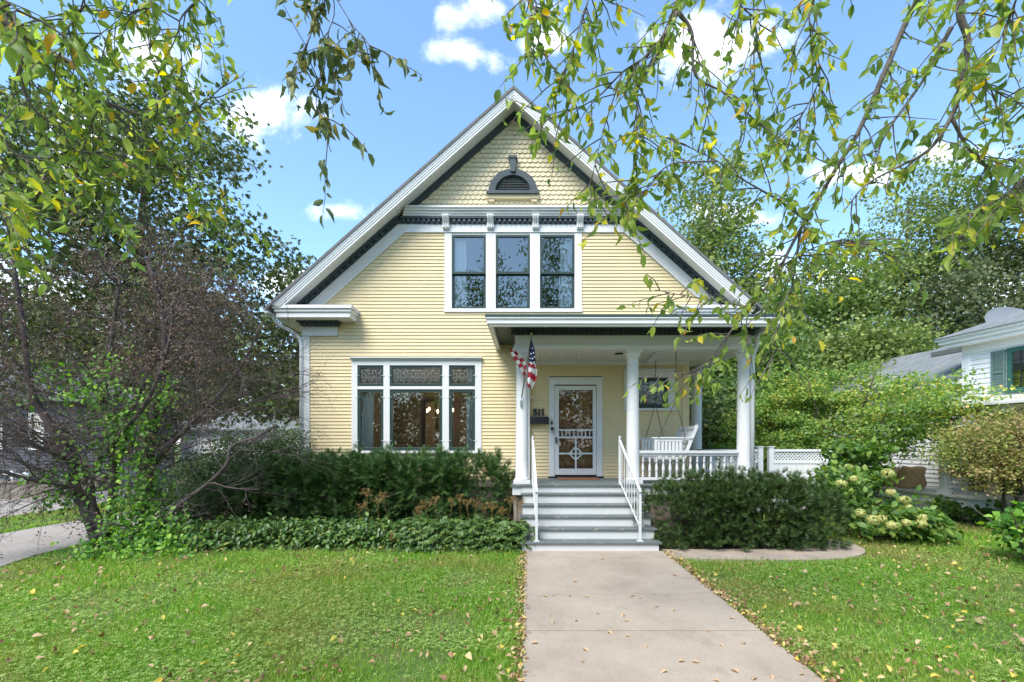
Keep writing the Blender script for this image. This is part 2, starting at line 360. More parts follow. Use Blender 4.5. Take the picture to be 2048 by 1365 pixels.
# ------------------------------------------------------------------ mesh helpers
class MB:
    """collects shapes into one mesh"""
    def __init__(self):
        self.v, self.f, self.m, self.cur, self.smooth = [], [], [], 0, []
        self.sm = False

    def add(self, vs, fs, smooth=None):
        b = len(self.v)
        self.v += [tuple(p) for p in vs]
        for f in fs:
            self.f.append([b + i for i in f]); self.m.append(self.cur); self.smooth.append(self.sm if smooth is None else smooth)

    def box(self, x0, x1, y0, y1, z0, z1):
        vs = [(x0, y0, z0), (x1, y0, z0), (x1, y1, z0), (x0, y1, z0), (x0, y0, z1), (x1, y0, z1), (x1, y1, z1), (x0, y1, z1)]
        self.add(vs, [(0, 3, 2, 1), (4, 5, 6, 7), (0, 1, 5, 4), (1, 2, 6, 5), (2, 3, 7, 6), (3, 0, 4, 7)], False)
        return self

    def prism(self, poly, y0, y1):
        """polygon in x,z pushed along y"""
        n = len(poly)
        vs = [(x, y0, z) for x, z in poly] + [(x, y1, z) for x, z in poly]
        fs = [tuple(range(n)), tuple(range(2 * n - 1, n - 1, -1))] + [(i, i + n, (i + 1) % n + n, (i + 1) % n) for i in range(n)]
        self.add(vs, fs, False)
        return self

    def slab(self, poly, z0, z1):
        """polygon in x,y pushed along z"""
        n = len(poly)
        vs = [(x, y, z0) for x, y in poly] + [(x, y, z1) for x, y in poly]
        fs = [tuple(range(n)), tuple(range(2 * n - 1, n - 1, -1))] + [(i, i + n, (i + 1) % n + n, (i + 1) % n) for i in range(n)]
        self.add(vs, fs, False)
        return self

    def hexa(self, a, b):
        """two quads (4 points each) joined"""
        self.add(list(a) + list(b), [(0, 1, 2, 3), (7, 6, 5, 4), (0, 4, 5, 1), (1, 5, 6, 2), (2, 6, 7, 3), (3, 7, 4, 0)], False)
        return self

    def bar(self, p, q, w, h=None):
        """rectangular bar from p to q"""
        p, q = Vector(p), Vector(q)
        h = h or w
        d = (q - p).normalized()
        up = Vector((0, 0, 1)) if abs(d.z) < 0.95 else Vector((0, 1, 0))
        s = d.cross(up).normalized() * w / 2
        u = s.cross(d).normalized() * h / 2
        self.hexa([p - s - u, p + s - u, p + s + u, p - s + u], [q - s - u, q + s - u, q + s + u, q - s + u])
        return self

    def tube(self, pts, rad, n=6, cap=True):
        pts = [Vector(p) for p in pts]
        k = len(pts)
        if not hasattr(rad, '__len__'):
            rad = [rad] * k
        b = len(self.v)
        prev = None
        for i, p in enumerate(pts):
            d = (pts[min(i + 1, k - 1)] - pts[max(i - 1, 0)])
            d = d.normalized() if d.length > 1e-9 else Vector((0, 0, 1))
            if prev is None:
                a = d.cross(Vector((0.3, 0.9, 0.2)) if abs(d.y) < 0.9 else Vector((1, 0, 0.1))).normalized()
            else:
                a = (prev - d * prev.dot(d)).normalized()
            prev = a
            c = d.cross(a)
            for j in range(n):
                t = 2 * pi * j / n
                self.v.append(tuple(p + (a * cos(t) + c * sin(t)) * rad[i]))
        fs = []
        for i in range(k - 1):
            for j in range(n):
                fs.append([b + i * n + j, b + i * n + (j + 1) % n, b + (i + 1) * n + (j + 1) % n, b + (i + 1) * n + j])
        if cap:
            fs.append([b + j for j in range(n - 1, -1, -1)])
            fs.append([b + (k - 1) * n + j for j in range(n)])
        for f in fs:
            self.f.append(f); self.m.append(self.cur); self.smooth.append(True)
        return self

    def lathe(self, prof, cx, cy, n=16):
        """profile of (radius, z)"""
        b = len(self.v)
        for r, z in prof:
            for j in range(n):
                t = 2 * pi * j / n
                self.v.append((cx + r * cos(t), cy + r * sin(t), z))
        for i in range(len(prof) - 1):
            for j in range(n):
                self.f.append([b + i * n + j, b + i * n + (j + 1) % n, b + (i + 1) * n + (j + 1) % n, b + (i + 1) * n + j])
                self.m.append(self.cur); self.smooth.append(True)
        k = len(prof) - 1
        self.f.append([b + j for j in range(n - 1, -1, -1)]); self.m.append(self.cur); self.smooth.append(False)
        self.f.append([b + k * n + j for j in range(n)]); self.m.append(self.cur); self.smooth.append(False)
        return self

    def build(self, name, mats, parent=None, bevel=0.0):
        me = bpy.data.meshes.new(name)
        me.from_pydata(self.v, [], self.f)
        for m in (mats if isinstance(mats, (list, tuple)) else [mats]):
            me.materials.append(m)
        me.polygons.foreach_set('material_index', self.m)
        me.polygons.foreach_set('use_smooth', self.smooth)
        me.update()
        bm = bmesh.new(); bm.from_mesh(me)
        bmesh.ops.recalc_face_normals(bm, faces=bm.faces)
        bm.to_mesh(me); bm.free()
        o = bpy.data.objects.new(name, me)
        COL.objects.link(o)
        setparent(o, parent)
        if bevel:
            md = o.modifiers.new('bevel', 'BEVEL'); md.width = bevel; md.segments = 2; md.limit_method = 'ANGLE'
        return o


def tag(o, label=None, cat=None, group=None, kind=None):
    for k, v in (('label', label), ('category', cat), ('group', group), ('kind', kind)):
        if v:
            o[k] = v
    return o


def empty(name, loc, label, cat, group=None):
    o = bpy.data.objects.new(name, None)
    o.location = loc
    COL.objects.link(o)
    o.empty_display_size = 0.1
    return tag(o, label, cat, group)


def setparent(o, parent):
    """parts are built in world metres: undo the place of the thing's empty"""
    if parent is not None:
        o.parent = parent
        if parent.type == 'EMPTY':
            o.matrix_parent_inverse = Matrix.Translation(parent.location).inverted()


def copy_tree(o, parent=None):
    c = o.copy()
    COL.objects.link(c)
    if parent is not None:
        c.parent = parent
    for ch in [k for k in COL.objects if k.parent == o]:
        copy_tree(ch, c)
    return c


# leaf templates: (u along, v across, w along the normal) and faces
T4 = (np.array([(0, 0, 0), (.45, -.5, .12), (1, 0, -.08), (.45, .5, .12)]), [(0, 1, 2), (0, 2, 3)])
T8 = (np.array([(0, 0, 0), (.22, -.36, .06), (.6, -.42, .04), (1, 0, -.2), (.6, .42, .04), (.22, .36, .06), (.22, 0, 0), (.6, 0, -.06)]),
      [(0, 1, 6), (0, 6, 5), (1, 2, 7, 6), (6, 7, 4, 5), (2, 3, 7), (7, 3, 4)])
TB = (np.array([(0, -.5, 0), (0, .5, 0), (.55, .32, .06), (.55, -.32, .06), (1, 0, .28)]), [(0, 1, 2, 3), (3, 2, 4)])
def sprig_template(k, spread=0.42, fwd=0.25, wid=0.05):
    vs, fs = [], []
    for i in range(k):
        u = (i + .6) / k
        ln = spread * (0.55 + 0.45 * sin(pi * min(1, u * 1.1)))
        for s in (-1, 1):
            b = len(vs)
            vs += [(u - wid, 0, 0), (u + wid, 0, 0), (u + fwd, s * ln, 0.10)]
            fs.append((b, b + 1, b + 2))
    b = len(vs)
    vs += [(.0, -.03, 0), (.0, .03, 0), (1.15, 0, 0)]
    fs.append((b, b + 1, b + 2))
    return np.array(vs, float), fs
TS = sprig_template(6)
def palm_template():
    """five leaflets in a fan"""
    vs, fs = [], []
    for a in (-1.15, -.55, 0, .55, 1.15):
        ln = 1 - abs(a) * .28
        d = np.array((cos(a), sin(a))); n = np.array((-sin(a), cos(a)))
        b = len(vs)
        p0 = d * .02; p1 = d * .5 * ln - n * .2 * ln; p2 = d * ln; p3 = d * .5 * ln + n * .2 * ln
        vs += [(*p0, 0), (*p1, .05), (*p2, -.18), (*p3, .05)]
        fs += [(b, b + 1, b + 2), (b, b + 2, b + 3)]
    return np.array(vs, float), fs
TP = palm_template()
def clover_template():
    vs, fs = [(0, 0, 0)], []
    for a in (0.5, 0.5 + 2 * pi / 3, 0.5 + 4 * pi / 3):
        b = len(vs)
        for da, r in ((-.5, .75), (-.22, 1.0), (.22, 1.0), (.5, .75)):
            vs.append((r * cos(a + da), r * sin(a + da), .12))
        fs.append((0, b, b + 1, b + 2, b + 3))
    return np.array(vs, float), fs
TC = clover_template()


def unit(a):
    return a / np.maximum(np.linalg.norm(a, axis=1, keepdims=True), 1e-9)


def bulk(name, T, C, U, Nn, L, W, mat, parent=None):
    """many copies of a leaf template as one mesh"""
    tv, tf = T
    n, k = len(C), len(tv)
    U = unit(U)
    V = unit(np.cross(Nn, U))
    Nn = np.cross(U, V)
    L = np.broadcast_to(L, n)[:, None, None]; W = np.broadcast_to(W, n)[:, None, None]
    vs = C[:, None, :] + L * tv[None, :, 0, None] * U[:, None, :] + W * tv[None, :, 1, None] * V[:, None, :] + L * tv[None, :, 2, None] * Nn[:, None, :]
    vs = vs.reshape(-1, 3).astype(np.float32)
    loops = np.concatenate([np.array(f) for f in tf])
    tot = np.array([len(f) for f in tf])
    li = (np.arange(n)[:, None] * k + loops[None, :]).reshape(-1).astype(np.int32)
    tt = np.tile(tot, n)
    st = np.concatenate([[0], np.cumsum(tt)[:-1]]).astype(np.int32)
    me = bpy.data.meshes.new(name)
    me.vertices.add(len(vs)); me.loops.add(len(li)); me.polygons.add(len(tt))
    me.vertices.foreach_set('co', vs.ravel())
    me.loops.foreach_set('vertex_index', li)
    me.polygons.foreach_set('loop_start', st)
    me.update(calc_edges=True)
    me.materials.append(mat)
    o = bpy.data.objects.new(name, me)
    COL.objects.link(o)
    setparent(o, parent)
    return o


def rnd_unit(rng, n):
    return unit(rng.normal(size=(n, 3)))


def rake_poly(v0, v1, zmin, zmax=None, side=-1):
    """strip parallel to the roof line (v = vertical drop below it)"""
    fx = lambda z, v: XC + side * (ZA - v - z) / SL
    if zmax is None:
        return [(fx(zmin, v0), zmin), (fx(zmin, v1), zmin), (XC, ZA - v1), (XC, ZA - v0)]
    return [(fx(zmin, v0), zmin), (fx(zmin, v1), zmin), (fx(zmax, v1), zmax), (fx(zmax, v0), zmax)]


XC, ZA, SL = -0.31, 9.61, 0.89            # roof: axis, ridge height at the front edge, slope
# ================================================================== THE YELLOW HOUSE
house = empty('house', (0, WALL + 4, 0), 'yellow clapboard house with white trim, steep front gable and columned porch', 'house')
YW = WALL
XL, XR, XRL = -5.13, 4.52, 3.67           # wall corners: left, right (upper storey), right (under the porch)
ZS, ROW = 0.99, 0.0787
HOLES = [(X(706), X(961), Z(905), Z(722)), (X(1100), X(1203), 0.9, Z(757)), (X(1250), X(1347), Z(819), Z(742)), (X(891), X(1163), Z(623), Z(468))]
GL = [(X(718), X(950), Z(899), Z(733))]


def wall_span(z):
    top = (ZA - 0.5 - z) / SL
    if z < 3.70:
        return XL, XRL
    return max(XL, XC - top), min(XR, XC + top)


def build_siding():
    mb = MB()
    rj = random.Random(8)
    z = ZS
    while z < 7.0:
        z1 = z + ROW
        a0, b0 = wall_span(z); a1, b1 = wall_span(z1)
        cuts = sorted([(h[0], h[1]) for h in HOLES if h[2] < z1 and h[3] > z])
        xs = [(a0, a1)]
        segs = []
        for c0, c1 in cuts:
            segs.append((xs[-1], (c0, c0))); xs.append((c1, c1))
        segs.append((xs[-1], (b0, b1)))
        for (l0, l1), (r0, r1) in segs:
            if r0 - l0 < 0.01:
                continue
            cut = [0.0]                                    # boards of uneven length, butted with hairline joints
            while (1 - cut[-1]) * (r0 - l0) > 3.4:
                cut.append(cut[-1] + rj.uniform(1.2, 2.8) / (r0 - l0))
            cut.append(1.0)
            for ta, tb in zip(cut[:-1], cut[1:]):
                g = .0016 / (r0 - l0)
                ta_, tb_ = ta + (g if ta > 0 else 0), tb - (g if tb < 1 else 0)
                a_0, b_0, a_1, b_1 = l0 + (r0 - l0) * ta_, l0 + (r0 - l0) * tb_, l1 + (r1 - l1) * ta_, l1 + (r1 - l1) * tb_
                ya, yb2 = YW - .02 - rj.uniform(0, .003), YW - .02 - rj.uniform(0, .003)
                dz = rj.uniform(-.0025, .0025)
                mb.add([(a_0, ya, z + .0065 + dz), (b_0, yb2, z + .0065 + dz), (b_1, YW - .001, z1 + .020), (a_1, YW - .001, z1 + .020), (a_0, YW + .012, z + .018 + dz), (b_0, YW + .012, z + .018 + dz)], [(0, 1, 2, 3), (4, 5, 1, 0)], False)
        z = z1
    return mb.build('front_siding', M['yellow'], house)


build_siding()

# side and back walls (seen from a step aside)
mb = MB()
mb.box(XL + .004, XL + .06, YW + .02, 19.5, ZS, 4.9)
mb.box(XR - .06, XR, YW + .02, 19.5, 4.12, 5.0)
mb.box(XRL - .06, XRL, YW + .02, 19.5, ZS, 4.1)
mb.prism([(XL, ZS), (XRL, ZS), (XRL, 4.1), (XR, 4.1), (XR, 4.9), (XC, 9.1), (XL, 4.85)], 19.5, 19.56)
mb.build('side_wall', M['yellow'], house)
MB().box(XL + .03, XRL - .03, YW + .03, 19.4, -0.05, ZS - .002).box(XL - .01, XRL + .01, YW - .025, YW + .03, ZS - .16, ZS - .006).build('foundation', M['block'], house)
# attic floor and wall backing keep the inside dark
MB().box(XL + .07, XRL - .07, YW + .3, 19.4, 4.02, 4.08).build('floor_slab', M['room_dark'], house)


# ---- rooms behind the windows
def room(x0, x1, y0, y1, z0, z1, mat, name):
    mb = MB()
    vs = [(x0, y0, z0), (x1, y0, z0), (x1, y1, z0), (x0, y1, z0), (x0, y0, z1), (x1, y0, z1), (x1, y1, z1), (x0, y1, z1)]
    mb.add(vs, [(0, 1, 2, 3), (4, 7, 6, 5), (1, 5, 6, 2), (2, 6, 7, 3), (3, 7, 4, 0)])
    return mb


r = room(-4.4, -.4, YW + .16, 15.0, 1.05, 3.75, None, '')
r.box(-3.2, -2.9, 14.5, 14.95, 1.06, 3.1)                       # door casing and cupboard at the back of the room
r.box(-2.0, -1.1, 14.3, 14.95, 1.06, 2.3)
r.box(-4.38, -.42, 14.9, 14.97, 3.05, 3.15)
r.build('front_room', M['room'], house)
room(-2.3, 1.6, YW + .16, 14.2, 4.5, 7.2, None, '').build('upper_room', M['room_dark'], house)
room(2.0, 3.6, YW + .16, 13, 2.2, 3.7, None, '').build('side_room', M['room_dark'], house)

# ---- corner boards
MB().box(XL - .02, XL + .135, YW - .035, YW + .06, .85, Z(673) + .01).box(XL - .02, XL + .008, YW + .06, YW + .2, .85, 4.3).build('corner_board', M['white'], house)
MB().box(XRL - .13, XRL + .02, YW - .03, YW + .06, 1.04, 3.70).build('corner_board', M['yellow'], house)
MB().box(XR - .14, XR + .02, YW - .03, YW + .06, 4.3, 4.96).build('corner_board', M['white'], house)

# ---- roof
roof = MB()
XE = 5.40
for s in (-1, 1):
    roof.prism([(XC, ZA), (XC, ZA - .07), (XC + s * XE, ZA - .07 - SL * XE), (XC + s * XE, ZA - SL * XE)], 10.10, 19.9)
roof_o = roof.build('roof', M['roof'], house)
# rake mouldings on the front edge, soffit behind them
ZE = ZA - SL * 5.33
for s in (-1, 1):
    mb = MB()
    for v0, v1, y0 in ((.03, .07, 10.112), (.07, .13, 10.124), (.13, .18, 10.134), (.18, .232, 10.146)):
        mb.prism(rake_poly(v0, v1, ZE - v0 * .3, None, s), y0, 10.157 if v1 > .165 else 10.30)
    mb.build('rake_crown', M['gutter'], house)
    MB().prism(rake_poly(.232, .295, ZE - .02, None, s), 10.158, 10.215).build('bargeboard', M['white'], house)
    MB().prism(rake_poly(.165, .21, ZE + .03, None, s), 10.2155, 10.66).build('rake_soffit', M['soffit'], house)
    zd = Z(438)
    MB().prism(rake_poly(.21, .40, Z(425), None, s), YW - .075, YW).build('rake_trim', M['dark'], house)
    mb = MB()
    mb.prism(rake_poly(.212, .30, 4.98, zd, s), YW - .11, YW)
    mb.prism(rake_poly(.30, .405, 4.98, zd, s), YW - .06, YW)
    d = 0
    while True:                                                 # dentil blocks along the slope
        za = 5.05 + d * .118
        if za + .06 > zd - .1:
            break
        mb.prism([(XC + s * (ZA - v - z_) / SL, z_) for v, z_ in ((.30, za + .30 * 0), (.385, za - .042), (.385, za + .018), (.30, za + .06))], YW - .098, YW - .05)
        d += 1
    mb.build('dentil_band', M['dark'], house)
    MB().prism(rake_poly(.405, .735, 4.97, Z(450), s), YW - .035, YW + .005).build('frieze_board', M['white'], house)
    MB().prism(rake_poly(.70, .735, 4.97, Z(462), s), YW - .055, YW - .036).build('frieze_moulding', M['white'], house)

# ---- horizontal cornice between gable and upper windows
x0c, x1c = XC - (ZA - .40 - Z(428)) / SL, XC + (ZA - .40 - Z(428)) / SL
mb = MB()
mb.box(x0c - .06, x1c + .06, YW - .21, YW, Z(424), Z(421) + .01)
mb.box(x0c - .1, x1c + .1, YW - .18, YW, Z(428), Z(424))
mb.box(x0c - .13, x1c + .13, YW - .14, YW, Z(433) , Z(428))
mb.box(x0c - .15, x1c + .15, YW - .115, YW, Z(436.5), Z(433))
mb.build('gable_cornice', M['white'], house)
x0d, x1d = XC - (ZA - .40 - Z(449)) / SL, XC + (ZA - .40 - Z(449)) / SL
mb = MB()
mb.box(x0d + .06, x1d - .06, YW - .11, YW, Z(441), Z(436.5))
mb.box(x0d, x1d, YW - .055, YW, Z(450), Z(441))
xx = x0d + .1
while xx < x1d - .1:
    mb.box(xx, xx + .062, YW - .095, YW - .05, Z(447.5), Z(441) - .002)
    xx += .115
mb.build('dentil_band', M['dark'], house)
mb = MB()
mb.box(x0d + .0, x1d - .0, YW - .034, YW + .004, Z(467), Z(450.5))
mb.box(x0d + .14, x1d - .14, YW - .05, YW - .034, Z(466.5), Z(463))
mb.build('frieze_board', M['white'], house)

# ---- fish-scale shingles of the gable
mb = MB()
tw, th = .118, .105
zb = Z(420)
row = 0
while zb + row * th < ZA - .45:
    z0 = zb + row * th
    half = (ZA - .36 - z0) / SL
    n = int(half / tw) + 2
    for i in range(-n, n + 1):
        x = XC + (i + (row % 2) * .5) * tw
        hw = tw / 2 - .002
        zt = z0 + th * 1.25
        if abs(x - XC) + hw > (ZA - .26 - zt) / SL:
            continue
        if abs(x - X(1026)) < .50 and z0 > Z(398) and (x - X(1026)) ** 2 + (max(0, z0 - Z(393)) / .9) ** 2 < .40 ** 2:
            continue
        yb, yt = YW - .062 - random.Random(i * 91 + row).uniform(0, .006), YW - .038
        pts = [(-hw, .38), (-hw * .86, .16), (-hw * .5, .02), (0, -.03), (hw * .5, .02), (hw * .86, .16), (hw, .38), (hw, 1.25), (-hw, 1.25)]
        vs = [(x + px_, yb + (yt - yb) * max(0, q) / 1.25, z0 + q * th) for px_, q in pts]
        vs2 = [(a, b + .012, c) for a, b, c in vs[:7]]
        mb.add(vs + vs2, [tuple(range(9))] + [(k, k + 1, 10 + k, 9 + k) for k in range(6)], False)
    row += 1
zb2 = zb - .02
mb.prism([(XC - (ZA - .3 - zb2) / SL, zb2), (XC + (ZA - .3 - zb2) / SL, zb2), (XC, ZA - .3)], YW - .034, YW)
mb.build('gable_shingles', M['shingle_yellow'], house)

# ---- half-round louvred vent in the gable
vx, vz = X(1026), Z(389)
yv = YW - .08
vent_frame = MB()
def arc_ring(mb, r0, r1, y0, y1, n=24):
    for k in range(n):
        a, b = pi * k / n, pi * (k + 1) / n
        q = [(vx + r_ * cos(t), vz + r_ * sin(t) * .93) for r_, t in ((r0, a), (r1, a), (r1, b), (r0, b))]
        mb.hexa([(x, y0, z) for x, z in q], [(x, y1, z) for x, z in q])
arc_ring(vent_frame, .40, .555, yv - .05, yv + .04)
arc_ring(vent_frame, .385, .42, yv - .02, yv + .04)
vent_frame.box(vx - .60, vx + .60, yv - .10, yv + .04, vz - .07, vz)
vent_frame.prism([(vx - .055, vz + .43), (vx + .055, vz + .43), (vx + .075, vz + .73), (vx - .075, vz + .73)], yv - .085, yv + .04)
vent_frame.box(vx - .10, vx + .10, yv - .10, yv + .04, vz + .73, vz + .79)
vent = vent_frame.build('gable_vent', M['dark'], house, .004)
lou = MB()
k = 0
while vz + .03 + k * .056 < vz + .36:
    z0 = vz + .02 + k * .056
    hw = sqrt(max(.001, .39 ** 2 - ((z0 - vz) / .93) ** 2))
    lou.hexa([(vx - hw, yv - .01, z0), (vx + hw, yv - .01, z0), (vx + hw, yv + .028, z0 + .05), (vx - hw, yv + .028, z0 + .05)],
             [(vx - hw, yv + .0, z0 - .006), (vx + hw, yv + .0, z0 - .006), (vx + hw, yv + .036, z0 + .044), (vx - hw, yv + .036, z0 + .044)])
    k += 1
lou.build('louvre', M['dark'], vent)
MB().box(vx - .60, vx + .60, yv - .05, yv + .04, vz - .15, vz - .073).box(vx - .55, vx - .42, yv - .03, yv + .04, vz - .21, vz - .15).box(vx + .42, vx + .55, yv - .03, yv + .04, vz - .21, vz - .15).build('vent_sill', M['shingle_yellow'], house)

# ---- scroll brackets between the upper windows
for a in (893.2, 981.3, 1071.2, 1159.3):
    xb = X(a); w = .075
    prof = [(0, Z(462)), (.05, Z(462)), (.075, Z(459)), (.06, Z(455)), (.075, Z(449)), (.13, Z(443)), (.155, Z(439)), (.15, Z(436.6)), (0, Z(436.6))]
    mb = MB()
    n = len(prof)
    vs = [(xb - w, YW - .034 - d, z) for d, z in prof] + [(xb + w, YW - .034 - d, z) for d, z in prof]
    mb.add(vs, [tuple(range(n)), tuple(range(2 * n - 1, n - 1, -1))] + [(i, (i + 1) % n, (i + 1) % n + n, i + n) for i in range(n)])
    for g in (-.045, 0, .045):
        mb.tube([(xb + g, YW - .034 - d - .002, z) for d, z in prof[2:8]], .014, 6)
    mb.build('bracket', M['white'], house)


def sash(parent, name, x0, x1, z0, z1, y, fw, gm, mat, depth=.045, curtain=None):
    """a dark frame with its pane"""
    mb = MB()
    mb.box(x0, x1, y, y + depth, z0, z0 + fw * 1.15).box(x0, x1, y, y + depth, z1 - fw, z1)
    mb.box(x0, x0 + fw, y, y + depth, z0 + fw * 1.15, z1 - fw).box(x1 - fw, x1, y, y + depth, z0 + fw * 1.15, z1 - fw)
    o = mb.build(name, mat, parent, .004)
    g = MB()
    g.add([(x0 + fw * .9, y + depth * .6, z0 + fw), (x1 - fw * .9, y + depth * .6, z0 + fw), (x1 - fw * .9, y + depth * .6, z1 - fw * .9), (x0 + fw * .9, y + depth * .6, z1 - fw * .9)], [(0, 1, 2, 3)])
    g.build('pane', gm, o)
    return o


def curtain(parent, x0, x1, z0, z1, y, sway=0.0, seed=1, mat=None):
    rng = random.Random(seed)
    mb = MB(); nx, nz = 36, 10
    ph = rng.uniform(0, 6)
    vs = []
    for j in range(nz + 1):
        t = j / nz
        for i in range(nx + 1):
            s = i / nx
            w = x0 + (x1 - x0) * s + sway * t * (1 - s * .3)
            vs.append((w, y + .035 * sin(s * 24 + ph) * (.5 + .5 * t) + .012 * sin(s * 61), z1 - (z1 - z0) * t))
    mb.add(vs, [(j * (nx + 1) + i, j * (nx + 1) + i + 1, (j + 1) * (nx + 1) + i + 1, (j + 1) * (nx + 1) + i) for j in range(nz) for i in range(nx)], True)
    return mb.build('curtain', mat or M['curtain'], parent)


# ---- upper triple window
mb = MB()
yc = YW - .032
mb.box(X(888.4), X(1164.7), yc - .012, YW + .03, Z(625.5), Z(618.3))
for a, b in ((889.5, 904), (972, 991.8), (1060, 1080), (1149, 1163.6)):
    mb.box(X(a), X(b), yc, YW + .06, Z(618.3), Z(467.2))
mb.box(X(904), X(1149), yc + .012, YW + .06, Z(471), Z(467.2))
for a in (893.2, 981.3, 1071.2, 1159.3):
    mb.box(X(a) - .085, X(a) + .085, yc - .012, yc - .0, Z(467), Z(463.5))
upper = mb.build('upper_window', M['white'], house, .004)
for k, (a, b) in enumerate(((904, 972), (991.8, 1060), (1080, 1149))):
    sash(upper, 'lower_sash', X(a) + .004, X(b) - .004, Z(618), Z(546), YW + .03, .052, M['glass_up'], M['green'])
    sash(upper, 'upper_sash', X(a) + .004, X(b) - .004, Z(549), Z(471), YW - .02, .05, M['glass_up'], M['green'])
curtain(upper, X(906), X(931), Z(617), Z(474), YW + .14, .02, 1)
curtain(upper, X(1122), X(1148), Z(617), Z(474), YW + .14, -.05, 2)

# ---- big parlour window with leaded transoms
mb = MB()
yc = YW - .035
mb.box(X(704), X(963.4), yc, YW + .05, Z(731.5), Z(720.6))
for a, b in ((704, 715.8), (767.7, 780.3), (885.2, 898.4), (950.5, 963.4)):
    mb.box(X(a), X(b), yc, YW + .06, Z(902), Z(731.5))
for a, b in ((715.8, 767.7), (780.3, 885.2), (898.4, 950.5)):
    mb.box(X(a), X(b), yc + .006, YW + .06, Z(779.4), Z(773.4))
mb.box(X(702.5), X(964.5), yc - .05, YW + .05, Z(907), Z(902))
mb.box(X(701.5), X(965.5), yc - .07, YW, Z(718), Z(715.8)); mb.box(X(703), X(964), yc - .04, YW, Z(720.6), Z(718))
front_window = mb.build('parlour_window', M['white'], house, .004)


def leaded(parent, x0, x1, z0, z1, y, n, seed=0):
    mb = MB()
    w, h = x1 - x0, z1 - z0
    r_ = .0045
    nu = max(1, round(w / h / .9))
    cw = w / n
    zc = (z0 + z1) / 2
    for k in range(n):
        cx = x0 + (k + .5) * cw
        ring = [(cx + cw * .42 * cos(t) , y, zc - h * .08 + h * .27 * sin(t)) for t in np.linspace(0, 2 * pi, 17)]
        mb.tube(ring, r_, 4, False)
        mb.tube([(cx - cw / 2, y, z1), (cx - cw * .2, y, zc + h * .1), (cx - cw * .2, y, zc - h * .25), (cx, y, z0)], r_, 4)
        mb.tube([(cx + cw / 2, y, z1), (cx + cw * .2, y, zc + h * .1), (cx + cw * .2, y, zc - h * .25), (cx, y, z0)], r_, 4)
        mb.tube([(cx - cw / 2, y, z0 + h * .12), (cx + cw / 2, y, z0 + h * .5)], r_ * .8, 4)
    mb.tube([(x0, y, zc - h * .08), (x1, y, zc - h * .08)], r_, 4)
    mb.tube([(x0, y, z1 - h * .15), (x1, y, z1 - h * .15)], r_, 4)
    return mb.build('lead_came', M['came'], parent)


for k, (a, b) in enumerate(((715.8, 767.7), (780.3, 885.2), (898.4, 950.5))):
    t_ = sash(front_window, 'transom', X(a) + .003, X(b) - .003, Z(773.4), Z(731.5), YW - .015, .058, M['glass_leaded'], M['green'])
    leaded(t_, X(a) + .06, X(b) - .06, Z(773.4) + .06, Z(731.5) - .06, YW + .008, (3, 7, 3)[k])
    sash(front_window, 'sash', X(a) + .003, X(b) - .003, Z(901.8), Z(779.4), YW - .012, .066, M['glass'], M['green'])
curtain(front_window, X(720), X(745), Z(899), Z(782), YW + .13, -.05, 3)
curtain(front_window, X(931), X(950), Z(899), Z(735), YW + .13, .0, 4)
for a in (715.8, 767.7, 780.3, 885.2, 898.4, 950.5):                # little white screen clips
    for py in (752, 795, 882):
        MB().box(X(a) - .035, X(a) + .035, YW - .047, YW - .036, Z(py) - .006, Z(py) + .006).build('clip', M['white'], front_window)

# ---- leaded window on the porch
mb = MB()
mb.box(X(1248), X(1262), yc, YW + .05, Z(817), Z(756)); mb.box(X(1335.5), X(1348), yc, YW + .05, Z(817), Z(756))
mb.box(X(1248), X(1348), yc, YW + .05, Z(756), Z(742)); mb.box(X(1246), X(1350), yc - .03, YW + .05, Z(742), Z(738.5)); mb.box(X(1246), X(1350), yc - .03, YW + .05, Z(822), Z(817))
side_window = mb.build('porch_window', M['white'], house, .004)
sw = sash(side_window, 'sash', X(1262), X(1335.5), Z(817), Z(756), YW - .01, .08, M['glass_leaded'], M['green'])
mb = MB()
xa, xb, za_, zb_ = X(1270), X(1327.5), Z(809), Z(764)
yl = YW + .012
xm, zm = (xa + xb) / 2, (za_ + zb_) / 2
for k in range(-1, 2, 2):
    mb.tube([(xm + k * .06 + .09 * cos(t) * .6, yl, zm + .06 + .14 * sin(t)) for t in np.linspace(0, 2 * pi, 17)], .006, 4, False)
    mb.tube([(xm + k * .14 + .09 * cos(t), yl, zm - .12 + .05 * sin(t)) for t in np.linspace(0, 2 * pi, 13)], .005, 4, False)
    mb.tube([(xm + k * .25, yl, za_), (xm + k * .25, yl, zb_)], .005, 4)
    mb.tube([(xm + k * .19, yl, za_), (xm + k * .19, yl, zm + .1), (xm, yl, zb_ - .03)], .005, 4)
for z_ in (za_ + .06, zm - .02, zb_ - .06):
    mb.tube([(xa, yl, z_), (xb, yl, z_)], .005, 4)
mb.build('lead_came', M['came'], sw)

# ---- front door: wooden door behind a white storm door
DK = 1.035                                                    # porch deck height
mb = MB()
mb.box(X(1098), X(1109.2), yc, YW + .08, DK + .01, Z(770)); mb.box(X(1193), X(1204.6), yc, YW + .08, DK + .01, Z(770))
mb.box(X(1098), X(1204.6), yc, YW + .08, Z(770), Z(759)); mb.box(X(1096), X(1206.6), yc - .02, YW, Z(759), Z(757.4)); mb.box(X(1094.5), X(1208), yc - .035, YW, Z(757.4), Z(755.6))
front_door = mb.build('front_door', M['white'], house, .003)
MB().box(X(1097), X(1206), YW - .10, YW + .05, DK + .003, DK + .04).build('threshold', M['black'], front_door)
